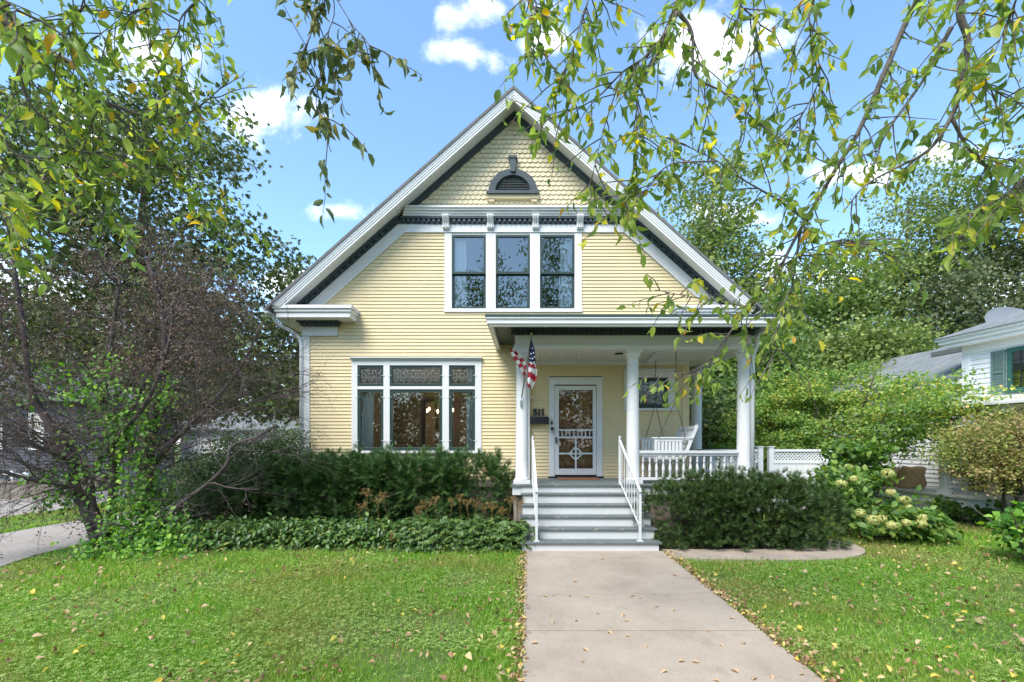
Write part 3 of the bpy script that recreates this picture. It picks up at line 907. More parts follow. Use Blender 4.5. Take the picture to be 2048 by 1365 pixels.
# storm door
yd = YW - .028
mb = MB()
xl, xr_ = X(1109.8), X(1192.4)
gl, gr = X(1117.6), X(1185.3)
zlist = [(Z(950), Z(937.7)), (Z(877), Z(873.6)), (Z(862), Z(859)), (Z(780.6), Z(772.4))]
for a, b in zlist:
    mb.box(gl, gr, yd, yd + .03, a, b)
mb.box(xl, gl, yd, yd + .03, Z(950), Z(772.4)); mb.box(gr, xr_, yd, yd + .03, Z(950), Z(772.4))
xm, zm = X(1151.4), Z(907.5)
mb.box(xm - .018, xm + .018, yd + .004, yd + .026, Z(937.7), Z(877)); mb.box(gl, xm - .018, yd + .004, yd + .026, zm - .018, zm + .018); mb.box(xm + .018, gr, yd + .004, yd + .026, zm - .018, zm + .018)
for k in range(40):                                            # scalloped ring
    a, b = 2 * pi * k / 40, 2 * pi * (k + 1) / 40
    rr = lambda t: .118 + .016 * abs(sin(t * 4 + pi / 2 * 0)) 
    q = [(xm + r_ * cos(t), zm + r_ * sin(t)) for r_, t in ((.095, a), (rr(a), a), (rr(b), b), (.095, b))]
    mb.hexa([(x, yd + .001, z) for x, z in q], [(x, yd + .022, z) for x, z in q])
for t in (0, pi / 2, pi, 3 * pi / 2):
    x, z = xm + .14 * cos(t), zm + .14 * sin(t)
    mb.tube([(x, yd - .001, z), (x, yd + .02, z)], .03, 10)
storm = mb.build('storm_door', M['white'], front_door, .002)
for k in range(8):
    x = gl + (k + .8) * (gr - gl) / 8.6
    o = MB().lathe([(.009, Z(873.6)), (.014, Z(871)), (.009, Z(869.5)), (.014, Z(868)), (.009, Z(866)), (.014, Z(864)), (.009, Z(862))], x, yd + .015, 8).build('spindle', M['white'], storm)
g = MB(); g.add([(gl, yd + .024, Z(937.7)), (gr, yd + .024, Z(937.7)), (gr, yd + .024, Z(780.6)), (gl, yd + .024, Z(780.6))], [(0, 1, 2, 3)])
g.build('pane', glassmat('storm_glass', (.9, .91, .9), .08, .10, 2.5), storm)
MB().box(xl + .015, xl + .04, yd - .05, yd - .0, Z(886), Z(877)).box(xl + .012, xl + .045, yd - .012, yd, Z(887), Z(875)).build('handle', M['black'], storm)
for pa, pb in ((793, 784), (933, 924)):
    MB().box(xr_ - .004, xr_ + .012, yd - .012, yd + .01, Z(pa), Z(pb)).build('hinge', M['steel'], storm)
# inner door
yi = YW + .09
mb = MB()
xa, xb = X(1109), X(1193)
mb.box(xa, xa + .13, yi, yi + .05, DK, Z(768)); mb.box(xb - .13, xb, yi, yi + .05, DK, Z(768))
mb.box(xa + .13, xb - .13, yi, yi + .05, DK, 1.32); mb.box(xa + .13, xb - .13, yi, yi + .05, 1.82, 2.02); mb.box(xa + .13, xb - .13, yi, yi + .05, 2.96, Z(768))
mb.box(xa + .13, xb - .13, yi + .02, yi + .04, 1.32, 1.82)
mb.box(xa + .13, xb - .13, yi + .025, yi + .045, 2.02, 2.96)
inner = mb.build('inner_door', M['door_wood'], front_door, .004)

# ---- left eave: cornice return, capital block, gutter, downspout
yr = 10.16
mb = MB()
xo, xi = -5.60, X(704, 10.18)
for z0, z1, e in ((Z(618, 10.2), Z(611, 10.2), 0), (Z(624, 10.2), Z(618, 10.2), .03), (Z(636, 10.25), Z(624, 10.25), .06)):
    mb.box(xo + e, xi - e, yr + e, YW, z0, z1)
ret = mb.build('cornice_return', M['white'], house, .01)
mb = MB()
for z0, z1, e in ((Z(618, 10.2), Z(611, 10.2), 0), (Z(624, 10.2), Z(618, 10.2), .03), (Z(636, 10.25), Z(624, 10.25), .06)):
    mb.box(2 * XC - xi + e, 2 * XC - xo - e, yr + e, YW, z0, z1)
mb.build('cornice_return', M['white'], house, .01)
MB().box(xo + .04, xi - .02, yr + .05, YW, Z(611, 10.2) + .002, Z(611, 10.2) + .014).build('return_cap', M['gutter'], ret)
mb = MB()
mb.box(XL - .04, X(680), YW - .14, YW, 4.49, 4.565).box(XL - .09, X(684), YW - .21, YW, 4.565, 4.602)
for k in range(8):
    x = XL - .03 + k * .105
    mb.box(x, x + .06, YW - .18, YW - .14, 4.505, 4.564)
mb.build('dentil_band', M['dark'], house)
MB().box(XL - .022, X(676), YW - .05, YW, Z(665), 4.489).box(XL - .023, X(676.5), YW - .058, YW, Z(673), Z(665.3)).build('capital_block', M['white'], house)
for s in (-1, 1):
    xe = XC + s * 5.45
    mb = MB()
    ze = ZA - SL * 5.40
    pr = [(xe - s * .12, ze - .13), (xe - s * .02, ze - .13), (xe + s * .03, ze - .06), (xe + s * .03, ze - .005), (xe + s * .015, ze - .005), (xe + s * .01, ze - .055), (xe - s * .03, ze - .11), (xe - s * .12, ze - .115)]
    mb.prism(pr, 10.11, 19.8)
    mb.build('gutter', M['gutter'], house)
    xw = XL if s < 0 else XR
    MB().box(min(xw, xe - s * .08), max(xw, xe - s * .08), 10.68, 19.8, ze - .2, ze - .16).build('eave_soffit', M['soffit'], house)
dsx = XL - .045
MB().tube([(-5.66, 10.32, 4.72), (-5.66, 10.34, 4.62), (-5.60, 10.40, 4.50), (-5.35, 10.52, 4.36), (dsx - .02, 10.60, 4.22), (dsx, 10.62, 4.05), (dsx, 10.62, .5)], .042, 10).build('downspout', M['gutter'], house)

# ================================================================== the porch (part of the house)
YB = 9.05                                                      # front face of the beam
XP0, XP1 = -.253, 4.36
ZB0 = 3.66
# deck
mb = MB()
k = 0
y = 8.90
while y < YW - .06:
    y2 = min(y + .095, YW - .05)
    mb.box(-.32, 4.50, y, y2 - .004, DK - .028, DK)
    y = y2
while y < 12.95:
    mb.box(XRL + .03, 4.50, y, y + .091, DK - .028, DK); y += .095
mb.build('porch_deck', M['deck'], house)
MB().box(-.30, 4.48, 8.945, 8.985, DK - .20, DK - .03).box(4.44, 4.48, 8.985, 12.9, DK - .20, DK - .03).box(-.30, -.26, 8.985, YW - .05, DK - .2, DK - .03).build('deck_fascia', M['white_worn'], house)
mb = MB()
for i in range(16):
    x = -.25 + i * .3
    mb.box(x, x + .03, 9.02, 9.05, 0, DK - .2)
mb.box(-.28, 4.46, 9.05, 9.08, 0, DK - .2)
mb.build('porch_skirt', M['block'], house)
# beam, frieze, dentils, soffit, roof
mb = MB()
mb.box(XP0, XP1, YB, YB + .24, Z(690, YB), Z(671, YB)).box(XP0 - .025, XP1 + .025, YB - .03, YB + .26, Z(694, YB), Z(690, YB)).box(XP0 - .01, XP1 + .01, YB - .012, YB + .25, ZB0, Z(694, YB))
mb.box(XP1 - .24, XP1, YB + .26, 11.98, ZB0, Z(671, YB)).box(XP1 - .24, XP1 + .02, 11.76, 12.0, ZB0 - .004, Z(671, YB) - .004)
mb.box(XP0 + .004, XP0 + .24, YB + .26, YW, ZB0, Z(671, YB))
mb.build('porch_beam', M['white'], house, .004)
mb = MB()
zt = Z(657, YB)
mb.box(XP0 - .10, XP1 + .10, YB - .10, YB + .1, zt - .035, zt + .01)
mb.box(XP0 - .03, XP1 + .03, YB - .03, YB + .1, Z(671, YB) + .001, zt - .035)
mb.box(XP0 - .10, XP0 + .1, YB + .1, YW, zt - .035, zt + .01).box(XP0 - .03, XP0 + .1, YB + .1, YW, Z(671, YB) + .001, zt - .035)
mb.box(XP1 - .10, XP1 + .1, YB + .1, 12.7, zt - .035, zt + .01).box(XP1 - .1, XP1 + .03, YB + .1, 12.7, Z(671, YB) + .001, zt - .035)
x = XP0
while x < XP1 - .03:
    mb.box(x, x + .05, YB - .075, YB - .028, Z(668.5, YB), zt - .034); x += .094
y = YB + .05
while y < YW - .1:
    mb.box(XP0 - .075, XP0 - .028, y, y + .05, Z(668.5, YB), zt - .034); y += .094
mb.build('dentil_band', M['dark'], house)
PX0, PX1, PY0 = X(971, 8.26), X(1574, 8.26), 8.26
ZR = Z(629, PY0)
mb = MB()
e1 = .08
mb.box(PX0 + .12, PX1 - .12, PY0 + .12, YB + .2, zt + .012, zt + .03)             # soffit front
mb.box(PX0 + .12, XP0 + .1, YB + .2, YW, zt + .013, zt + .03).box(XP1 - .1, PX1 - .12, YB + .2, 12.9, zt + .013, zt + .03)
mb.build('porch_soffit', M['soffit'], house)
mb = MB()
mb.box(PX0 + .02, PX1 - .02, PY0 + .02, PY0 + .12, ZR - .16, ZR - .045).box(PX0 + .06, PX1 - .06, PY0 + .05, PY0 + .12, ZR - .20, ZR - .16)
mb.box(PX0, PX1, PY0 - .005, PY0 + .12, ZR - .075, ZR - .045)
mb.box(PX0 + .02, PX0 + .12, PY0 + .12, YW, ZR - .16, ZR - .045).box(PX0, PX0 + .1, PY0 + .12, YW, ZR - .075 + .002, ZR - .047)
mb.box(PX1 - .12, PX1 - .02, PY0 + .12, 12.9, ZR - .16, ZR - .045)
mb.build('porch_gutter', M['gutter'], house, .006)
mb = MB()
zrt = 4.56
mb.box(PX0 - .01, PX1 + .01, PY0 - .012, YW - .004, ZR - .044, ZR)
a = [(PX0 + .02, PY0 + .02, ZR), (PX1 - .02, PY0 + .02, ZR), (PX1 - .9, YW - .02, zrt), (PX0 + .9, YW - .02, zrt)]
mb.add(a + [(PX0 + .02, YW - .02, ZR), (PX1 - .02, YW - .02, ZR)], [(0, 1, 2, 3), (0, 3, 4), (1, 5, 2)], False)
mb.box(XR - .05, PX1 + .01, YW - .003, 12.95, ZR - .044, ZR)
mb.build('porch_roof', M['roof_edge'], house)
# ceiling
mb = MB()
x = XP0 + .24
while x < XP1 - .26:
    mb.box(x, x + .083, YB + .2, YW, 3.715, 3.735); x += .09
mb.box(XRL, XP1 - .2, YW, 12.7, 3.715, 3.735)
mb.build('porch_ceiling', M['soffit'], house)
mb = MB()
mb.box(XP0 + .2, XRL, YW - .06, YW - .018, 3.62, 3.714)
mb.bar((X(1238 + 78, 9.4), 9.25, 3.68), (2.75, YW - .06, 3.68), .14, .075)
mb.build('ceiling_trim', M['white'], house)


def column(cx, cy, name='porch_column'):
    z0, z1 = DK, ZB0
    r0, r1 = .128, .108
    prof = [(r0 + .02, z0 + .07), (r0 + .02, z0 + .10), (r0 + .003, z0 + .115)]
    for k in range(7):
        t = k / 6
        prof.append((r0 - (r0 - r1) * t ** 1.6, z0 + .12 + (z1 - .34 - z0 - .12) * t))
    prof += [(r1 + .012, z1 - .325), (r1 + .012, z1 - .305), (r1 + .001, z1 - .30), (r1 + .001, z1 - .16), (r1 + .02, z1 - .15), (r1 + .02, z1 - .13), (r1 + .045, z1 - .085), (r1 + .05, z1 - .06)]
    o = MB().lathe(prof, cx, cy, 32).build(name, M['white'], house)
    MB().box(cx - .155, cx + .155, cy - .155, cy + .155, z1 - .06, z1 - .002).build('capital', M['white'], o)
    MB().box(cx - .165, cx + .165, cy - .165, cy + .165, z0 + .001, z0 + .07).build('plinth', M['white_worn'], o, .006)
    return o


YC = 9.17
CX = (X(1044, YC), X(1265.5, YC), X(1487, YC))
for c in CX:
    column(c, YC)
column(4.19, 11.6)
MB().box(4.24, 4.40, 11.76, 11.95, DK, ZB0 - .006).build('pilaster', M['white'], house)
MB().box(X(1052), X(1059.5), YW - .12, YW - .004, DK, ZB0 - .01).build('pilaster', M['white'], house)
MB().tube([(CX[2] + .17, 9.0, 3.93), (CX[2] + .20, 9.02, 3.84), (CX[2] + .20, 9.06, 3.72), (CX[2] + .165, 9.12, 3.58), (CX[2] + .16, 9.14, 3.45), (CX[2] + .16, 9.14, .4)], .045, 10).build('downspout', M['gutter'], house)

# ---- balustrade
def baluster_mesh():
    z0, z1 = DK + .12, 1.585
    h = z1 - z0
    pr = [(.026, 0), (.026, .10), (.016, .12), (.030, .15), (.030, .17), (.016, .2), (.024, .27), (.033, .38), (.030, .46), (.018, .62), (.014, .70), (.024, .72), (.014, .745), (.026, .80), (.018, .84), (.026, .88), (.026, 1)]
    return MB().lathe([(r_, z0 + t * h) for r_, t in pr], 0, 0, 8)


bal = MB()
zr0, zr1 = 1.585, 1.685
bal.box(CX[1] + .12, CX[2] - .12, YC - .065, YC + .065, zr0 + .045, zr1).box(CX[1] + .12, CX[2] - .12, YC - .04, YC + .04, zr0, zr0 + .044)
bal.box(CX[1] + .12, CX[2] - .12, YC - .04, YC + .04, DK + .07, DK + .12)
bal.box(4.175, 4.305, YC + .13, 11.48, zr0 + .045, zr1).box(4.20, 4.28, YC + .13, 11.48, zr0, zr0 + .044).box(4.20, 4.28, YC + .13, 11.48, DK + .07, DK + .12)
balu = bal.build('balustrade', M['white_worn'], house, .005)
first = baluster_mesh().build('baluster', M['white_worn'], balu)
spots = [(CX[1] + .20 + i * .134, YC) for i in range(14)] + [(4.24, YC + .26 + i * .142) for i in range(15)]
for i, (x, y) in enumerate(spots):
    o = first if i == 0 else first.copy()
    if i:
        COL.objects.link(o); o.parent = balu
    o.location = (x, y, 0)

# ---- steps
NZ = [.177, .354, .531, .708, .885]
NY = [7.75, 8.02, 8.26, 8.49, 8.72]
stair = MB()
yprev = None
zl = .03
SX0, SX1 = -.10, 2.19
for z, y in zip(NZ, NY):
    stair.box(SX0, SX1, y + .03, y + .055, zl, z - .036)
    zl = z - .002
stair.box(SX0, SX1, 8.945 - .012, 8.945 - .001, .885, DK - .032)
for xs in (SX0, SX1 - .04):
    for z, y in zip(NZ, NY):
        stair.box(xs + .002, xs + .038, y + .056, 8.93, max(.0, z - .178), z - .037)
st = stair.build('stairs', M['white_worn'], house)
for k, (z, y) in enumerate(zip(NZ, NY)):
    nxt = NY[k + 1] + .03 if k < 4 else 8.93
    MB().box(SX0 - .04, SX1 + .05, y, nxt, z - .035, z).build('tread', M['deck'], st, .008)


def handrail(xb_, xt_):
    """white iron railing from first step to porch"""
    pb = Vector((xb_, 7.86, .177)); pt = Vector((xt_, 8.98, DK))
    top_b, top_t = pb + Vector((0, 0, .86)), pt + Vector((0, 0, .85))
    mb = MB()
    mb.bar(top_b + Vector((0, -.04, -.03)), top_t, .042, .03)
    mb.bar(pb + Vector((0, 0, .10)) * 0 + Vector((0, 0, .24)), pt + Vector((0, 0, .05)), .022, .022)
    o = mb.build('handrail', M['white_worn'], house, .003)
    MB().box(pb.x - .021, pb.x + .021, pb.y - .021, pb.y + .021, pb.z, pb.z + .84).box(pb.x - .05, pb.x + .05, pb.y - .05, pb.y + .05, pb.z + .0005, pb.z + .012).build('post', M['white_worn'], o)
    MB().box(pt.x - .021, pt.x + .021, pt.y - .021, pt.y + .021, pt.z, pt.z + .86).lathe([(.026, pt.z + .86), (.03, pt.z + .875), (.012, pt.z + .885), (.024, pt.z + .905), (.018, pt.z + .93), (.003, pt.z + .94)], pt.x, pt.y, 10).build('post', M['white_worn'], o)
    for k in range(7):
        t = (k + 1) / 8
        p = pb.lerp(pt, t)
        lo = (pb + Vector((0, 0, .24))).lerp(pt + Vector((0, 0, .05)), t)
        hi = top_b.lerp(top_t, t)
        MB().bar(lo, hi - Vector((0, 0, .012)), .014).build('rail_bar', M['white_worn'], o)
    return o


handrail(X(1073, 7.86), X(1065.5, 9.0))
handrail(X(1280, 7.86), X(1239, 9.0))

# ================================================================== things on the porch
# house number
num = empty('house_number', (X(1079), YW - .03, Z(825)), 'black house number 511 fixed on yellow siding above the mailbox', 'house number')
for k, ch in enumerate('511'):
    cu = bpy.data.curves.new('digit', 'FONT')
    cu.body = ch; cu.size = .20; cu.extrude = .008; cu.offset = .012
    tmp = bpy.data.objects.new('tmp', cu); COL.objects.link(tmp)
    dg = bpy.context.evaluated_depsgraph_get()
    me = bpy.data.meshes.new_from_object(tmp.evaluated_get(dg))
    bpy.data.objects.remove(tmp)
    me.name = 'digit'
    me.materials.clear(); me.materials.append(M['black'])
    o = bpy.data.objects.new('digit', me); COL.objects.link(o)
    setparent(o, num)
    o.rotation_euler = (pi / 2, 0, 0)
    o.location = (X((1066, 1073.8, 1081.2)[k]), YW - .03, Z(831))

# mailbox
mb = MB()
xa, xb = X(1061), X(1096.5)
mb.box(xa, xb, YW - .14, YW - .02, Z(848.5), Z(838)); mb.hexa([(xa, YW - .14, Z(838)), (xb, YW - .14, Z(838)), (xb, YW - .02, Z(838)), (xa, YW - .02, Z(838))], [(xa, YW - .12, Z(834.5)), (xb, YW - .12, Z(834.5)), (xb, YW - .02, Z(833.5)), (xa, YW - .02, Z(833.5))])
box_o = mb.build('mailbox', M['black'], None, .004)
tag(box_o, 'black wall mailbox under the house number beside the door', 'mailbox')
MB().hexa([(xa - .006, YW - .148, Z(839.5)), (xb + .006, YW - .148, Z(839.5)), (xb + .006, YW - .146, Z(837.5)), (xa - .006, YW - .146, Z(837.5))], [(xa - .006, YW - .141, Z(839.5)), (xb + .006, YW - .141, Z(839.5)), (xb + .006, YW - .141, Z(837.5)), (xa - .006, YW - .141, Z(837.5))]).build('lid', M['black'], box_o)
# bell, keypad, hook, lamp, mat
o = MB().box(X(1102), X(1105), YW - .06, YW - .036, Z(850), Z(843)).build('door_bell', M['black'], None, .004)
tag(o, 'small black bell button on the white door casing above keypad', 'doorbell')
kp = MB().box(X(1101), X(1107.5), YW - .065, YW - .036, Z(866.5), Z(861.5)).box(X(1101), X(1107.5), YW - .075, YW - .036, Z(861), Z(855)).build('door_keypad', [M['steel']], None, .004)
tag(kp, 'small grey and black keypad on door casing left of the storm door', 'keypad')
MB().box(X(1101.2), X(1107.3), YW - .079, YW - .0755, Z(860.6), Z(855.4)).build('screen', M['black'], kp)
hk = MB().tube([(X(1060), YW - .125, Z(797)), (X(1062), YW - .14, Z(795.5)), (X(1065), YW - .16, Z(796)), (X(1066.5), YW - .16, Z(797.5)), (X(1065), YW - .15, Z(798.5))], .01, 6).build('wall_hook', M['white'], None)
tag(hk, 'small white hook on the pilaster near the flag pole', 'hook')
lamp = empty('ceiling_light', (X(1238, 9.7), 9.75, 3.70), 'small round light fixture on the white porch ceiling', 'ceiling light')
MB().lathe([(.09, 3.714), (.09, 3.70), (.05, 3.695)], X(1238, 9.75), 9.75, 20).build('canopy', M['black'], lamp)
MB().lathe([(.03, 3.69), (.035, 3.66), (.02, 3.62)], X(1238, 9.75), 9.75, 14).build('lamp_holder', M['flag_white'], lamp)
mt = MB().box(X(1114), X(1192), YW - .62, YW - .13, DK + .001, DK + .02).build('doormat', M['mat'], None, .008)
tag(mt, 'brown coir doormat lying before the front door', 'doormat')

# chandelier seen through the parlour window
chx, chy, chz = X(876, 13.2), 13.2, Z(829, 13.2)
ch = empty('chandelier', (chx, chy, chz), 'chandelier with small warm bulbs seen through the parlour window', 'chandelier')
mb = MB().tube([(chx, chy, chz + .9), (chx, chy, chz - .1)], .012, 6)
bulb_m = emissive('bulb', (1, .62, .25), 14)
spots = []
for px in ((854.5, 822), (858.5, 818), (875.5, 823), (906, 820.5)):
    p = P(px[0], px[1], 13.2 + (px[0] % 7) * .04 - .1)
    mb.tube([(chx, chy, chz - .08), ((chx + p.x) / 2, (chy + p.y) / 2, chz - .12), (p.x, p.y, p.z - .06)], .008, 6)
    spots.append(p)
mb.build('frame', M['black'], ch)
for p in spots:
    MB().lathe([(.008, p.z - .05), (.02, p.z - .02), (.022, p.z), (.012, p.z + .035), (.002, p.z + .05)], p.x, p.y, 10).build('bulb', bulb_m, ch)

cl_ = bpy.data.objects.new('chandelier_light', bpy.data.lights.new('chandelier_light', 'POINT'))
COL.objects.link(cl_); cl_.location = (chx, chy, chz + .05); cl_.data.energy = 14; cl_.data.color = (1, .76, .52); cl_.data.shadow_soft_size = .15

# porch swing, its back to the right
sw = empty('porch_swing', (2.95, 9.9, 1.45), 'white slatted wooden swing hanging on chains from the porch ceiling', 'porch swing')
sy0, sy1 = 9.38, 10.40
zs = 1.50
seat = MB()
for i in range(7):
    x = 2.58 + i * .078
    seat.box(x, x + .066, sy0 + .02, sy1 - .02, zs, zs + .02)
seat.box(2.56, 3.16, sy0 + .05, sy0 + .09, zs - .08, zs - .001).box(2.56, 3.16, sy1 - .09, sy1 - .05, zs - .08, zs - .001)
seat.build('seat', M['swing'], sw)
back = MB()
bl, bt = Vector((3.12, 0, zs - .02)), Vector((3.40, 0, 2.17))
for i in range(9):
    y = sy0 + .06 + i * (sy1 - sy0 - .19) / 8
    back.bar(bl + Vector((0, y + .035, 0)), bt + Vector((0, y + .035, -.03)), .02, .08) if False else back.hexa(
        [bl + Vector((0, y, 0)), bl + Vector((0, y + .075, 0)), bl + Vector((.02, y + .075, .0)), bl + Vector((.02, y, .0))],
        [bt + Vector((-.01, y, -.04)), bt + Vector((-.01, y + .075, -.04)), bt + Vector((.01, y + .075, -.04)), bt + Vector((.01, y, -.04))])
for t in (.12, .55, .97):
    p = bl.lerp(bt, t)
    back.bar(p + Vector((-.022, sy0, 0)), p + Vector((-.022, sy1, 0)), .025, .07)
for y in (sy0, sy1 - .03):
    back.bar(bl + Vector((.01, y + .015, 0)), bt + Vector((.02, y + .015, .03)), .035, .06)
back.build('backrest', M['swing'], sw)
for y in (sy0 - .03, sy1 - .03):
    arm = MB()
    arm.box(2.50, 3.33, y, y + .085, 1.93, 1.955)
    arm.box(2.55, 2.60, y + .02, y + .06, zs - .05, 1.93)
    arm.box(2.60, 3.12, y + .025, y + .055, zs + .0, zs + .05)
    arm.box(2.60, 3.12, y + .025, y + .055, 1.87, 1.929)
    for i in range(7):
        x = 2.615 + i * .073
        arm.box(x, x + .052, y + .03, y + .05, zs + .05, 1.87)
    arm.build('arm', M['swing'], sw)
def chain(mb, a, b):
    a, b = Vector(a), Vector(b)
    n = int((b - a).length / .035)
    pts = [a.lerp(b, i / n) for i in range(n + 1)]
    mb.tube(pts, [.0065 if i % 2 else .0115 for i in range(n + 1)], 5)
for y, xt in ((sy0 - .045, X(1350, 9.4)), (sy1 - .045, X(1311, 10.35))):
    mb = MB()
    chain(mb, (xt, y, 3.715), (xt, y, 2.70)); chain(mb, (xt, y, 2.70), (2.62, y - .002, 1.95)); chain(mb, (xt, y, 2.70), (xt + .18, y - .002, 1.94))
    mb.build('chain', M['rust'], sw)

# flag on a pole, held by a bracket on the left column
pole_a, pole_b = Vector((X(1042, 9.0), 9.02, Z(803, 9.0))), Vector((X(1063, 8.62), 8.62, Z(671, 8.62)))
fl = empty('flag', tuple(pole_a), 'striped flag with white stars draped on a slanted pole at the porch column', 'flag')
MB().tube([pole_a, pole_b], .0115, 8).build('pole', M['wood_pole'], fl)
MB().box(pole_a.x - .02, pole_a.x + .02, 9.0, 9.045, pole_a.z - .09, pole_a.z + .0).tube([pole_a - (pole_b - pole_a) * .03, pole_a + (pole_b - pole_a) * .05], .018, 8).build('bracket', M['steel'], fl)
MB().lathe([(.004, pole_b.z), (.022, pole_b.z + .015), (.024, pole_b.z + .03), (.012, pole_b.z + .05), (.003, pole_b.z + .06)], pole_b.x, pole_b.y, 10).build('finial', M['brass'], fl)


def fp(px, py, dy=0.0):
    """a point of the cloth, near the pole"""
    t = min(1, max(0, (803 - py) / 132))
    D = 9.02 + (8.62 - 9.02) * t + dy
    return P(px, py, D)


mb = MB()
nt, ns = 40, 12
Lk = [(0, 1061.5, 680), (.3, 1059, 700), (.55, 1057.5, 722), (.75, 1055.5, 741), (.85, 1055, 755), (1, 1054.5, 773)]
Rk = [(0, 1063, 680), (.3, 1069.5, 700), (.55, 1071, 722), (.75, 1074.5, 740), (.85, 1073, 757), (1, 1063, 779)]
ip = lambda K, t, c: float(np.interp(t, [k[0] for k in K], [k[c] for k in K]))
vs = []
for j in range(nt + 1):
    t = j / nt
    for i in range(ns + 1):
        s = i / ns
        px = ip(Lk, t, 1) * (1 - s) + ip(Rk, t, 1) * s
        py = ip(Lk, t, 2) * (1 - s) + ip(Rk, t, 2) * s
        vs.append(tuple(fp(px, py, .05 * sin(s * 7 + t * 3) * min(1, t * 3) - .02)))
b = len(mb.v)
mb.v += vs
for j in range(nt):
    t = (j + .5) / nt
    for i in range(ns):
        s = (i + .5) / ns
        tt = t - .07 * s
        if t < .56 + .06 * s:
            c = 2
        else:
            c = int((tt - .5) / .085) % 2
        mb.f.append([b + j * (ns + 1) + i, b + j * (ns + 1) + i + 1, b + (j + 1) * (ns + 1) + i + 1, b + (j + 1) * (ns + 1) + i]); mb.m.append(c); mb.smooth.append(True)
# the part blown back to the left
nt, ns = 21, 8
Lk = [(0, 1021.5, 697), (.15, 1020.5, 706), (.4, 1030, 722), (.7, 1039, 736), (1, 1049, 756)]
Rk = [(0, 1028, 695), (.15, 1032, 703), (.4, 1043, 714), (.7, 1053, 728), (1, 1056, 745)]
vs = []
for j in range(nt + 1):
    t = j / nt
    for i in range(ns + 1):
        s = i / ns
        vs.append(tuple(fp(ip(Lk, t, 1) * (1 - s) + ip(Rk, t, 1) * s, ip(Lk, t, 2) * (1 - s) + ip(Rk, t, 2) * s, .03 + .05 * sin(s * 9 + t * 5))))
b = len(mb.v)
mb.v += vs
for j in range(nt):
    for i in range(ns):
        c = (j // 3 + i // 4) % 2
        mb.f.append([b + j * (ns + 1) + i, b + j * (ns + 1) + i + 1, b + (j + 1) * (ns + 1) + i + 1, b + (j + 1) * (ns + 1) + i]); mb.m.append(1 - c); mb.smooth.append(True)
mb2 = mb.build('cloth', [M['flag_white'], M['red'], M['navy']], fl)
md = mb2.modifiers.new('thick', 'SOLIDIFY'); md.thickness = .003
st_ = MB()
for px, py, r_ in ((1064.8, 697, 2.0), (1062, 708, 2.1), (1067.5, 706, 2.0), (1060.5, 717, 1.6), (1065, 717.5, 2.2), (1069, 714, 1.8), (1068.3, 725, 2.0), (1063, 728, 1.9), (1071, 733, 1.6)):
    p = fp(px, py, -.085)
    k = r_ * 8.7 / F
    pts = []
    for q in range(10):
        a = pi / 2 + q * pi / 5 + .2
        rr = k if q % 2 == 0 else k * .42
        pts.append((p.x + rr * cos(a), p.z + rr * sin(a)))
    st_.prism(pts, p.y, p.y + .002)
st_.build('star', M['flag_white'], fl)
# ================================================================== GROUND
mb = MB(); mb.add([(-400, -400, -.02), (400, -400, -.02), (400, 600, -.02), (-400, 600, -.02)], [(0, 1, 2, 3)])
tag(mb.build('ground', M['soil']), kind='structure')
# front walk of separate slabs
mb = MB()
WX0, WX1 = -.045, 2.255
cuts = [7.80, 7.36, 4.49, 1.6, -1.3, -4.2]
for a, b in zip(cuts[:-1], cuts[1:]):
    mb.slab([(WX0, b + .011), (WX1, b + .011), (WX1, a - .011), (WX0, a - .011)], -.06, .03)
tag(mb.build('front_walk', M['concrete'], None, .006), kind='structure')
mb = MB(); rc = random.Random(4); pts = [(WX0 + .02, 5.6)]
while pts[-1][0] < WX1 - .1: pts.append((pts[-1][0] + rc.uniform(.06, .14), pts[-1][1] + rc.uniform(-.06, .075)))
for a_, b_ in zip(pts[:-1], pts[1:]):
    w_ = .0022
    mb.add([(a_[0], a_[1] - w_, .0304), (b_[0], b_[1] - w_, .0304), (b_[0], b_[1] + w_, .0304), (a_[0], a_[1] + w_, .0304)], [(0, 1, 2, 3)])
tag(mb.build('walk_crack', M['mulch']), kind='structure')
# side path curving round the yew
def arcp(cx, cy, rx, ry, a0, a1, n=14):
    return [(cx + rx * cos(radians(a0 + (a1 - a0) * i / n)), cy + ry * sin(radians(a0 + (a1 - a0) * i / n))) for i in range(n + 1)]
outer = [(2.27, 7.30), (3.6, 7.22)] + arcp(4.3, 8.3, 1.55, 1.08, -90, 80)
inner = arcp(4.3, 8.4, .55, .45, 80, -90) + [(3.4, 7.95), (2.27, 7.95)]
mb = MB()
po = outer; pi_ = inner[::-1]
n = 26
def resample(pts, n):
    pts = [Vector((*p, 0)) for p in pts]
    d = [0]
    for a, b in zip(pts[:-1], pts[1:]): d.append(d[-1] + (b - a).length)
    out = []
    for k in range(n + 1):
        s = d[-1] * k / n
        i = max(j for j in range(len(d)) if d[j] <= s + 1e-9)
        i = min(i, len(pts) - 2)
        out.append(pts[i].lerp(pts[i + 1], (s - d[i]) / max(1e-9, d[i + 1] - d[i])))
    return out
A, B = resample(po, n), resample(pi_, n)
for k in range(n):
    mb.slab([(A[k].x, A[k].y), (A[k + 1].x, A[k + 1].y), (B[k + 1].x, B[k + 1].y), (B[k].x, B[k].y)], -.05, .024)
tag(mb.build('side_path', M['concrete']), kind='structure')
SIDE_POLY = [(p.x, p.y) for p in A] + [(p.x, p.y) for p in B[::-1]]
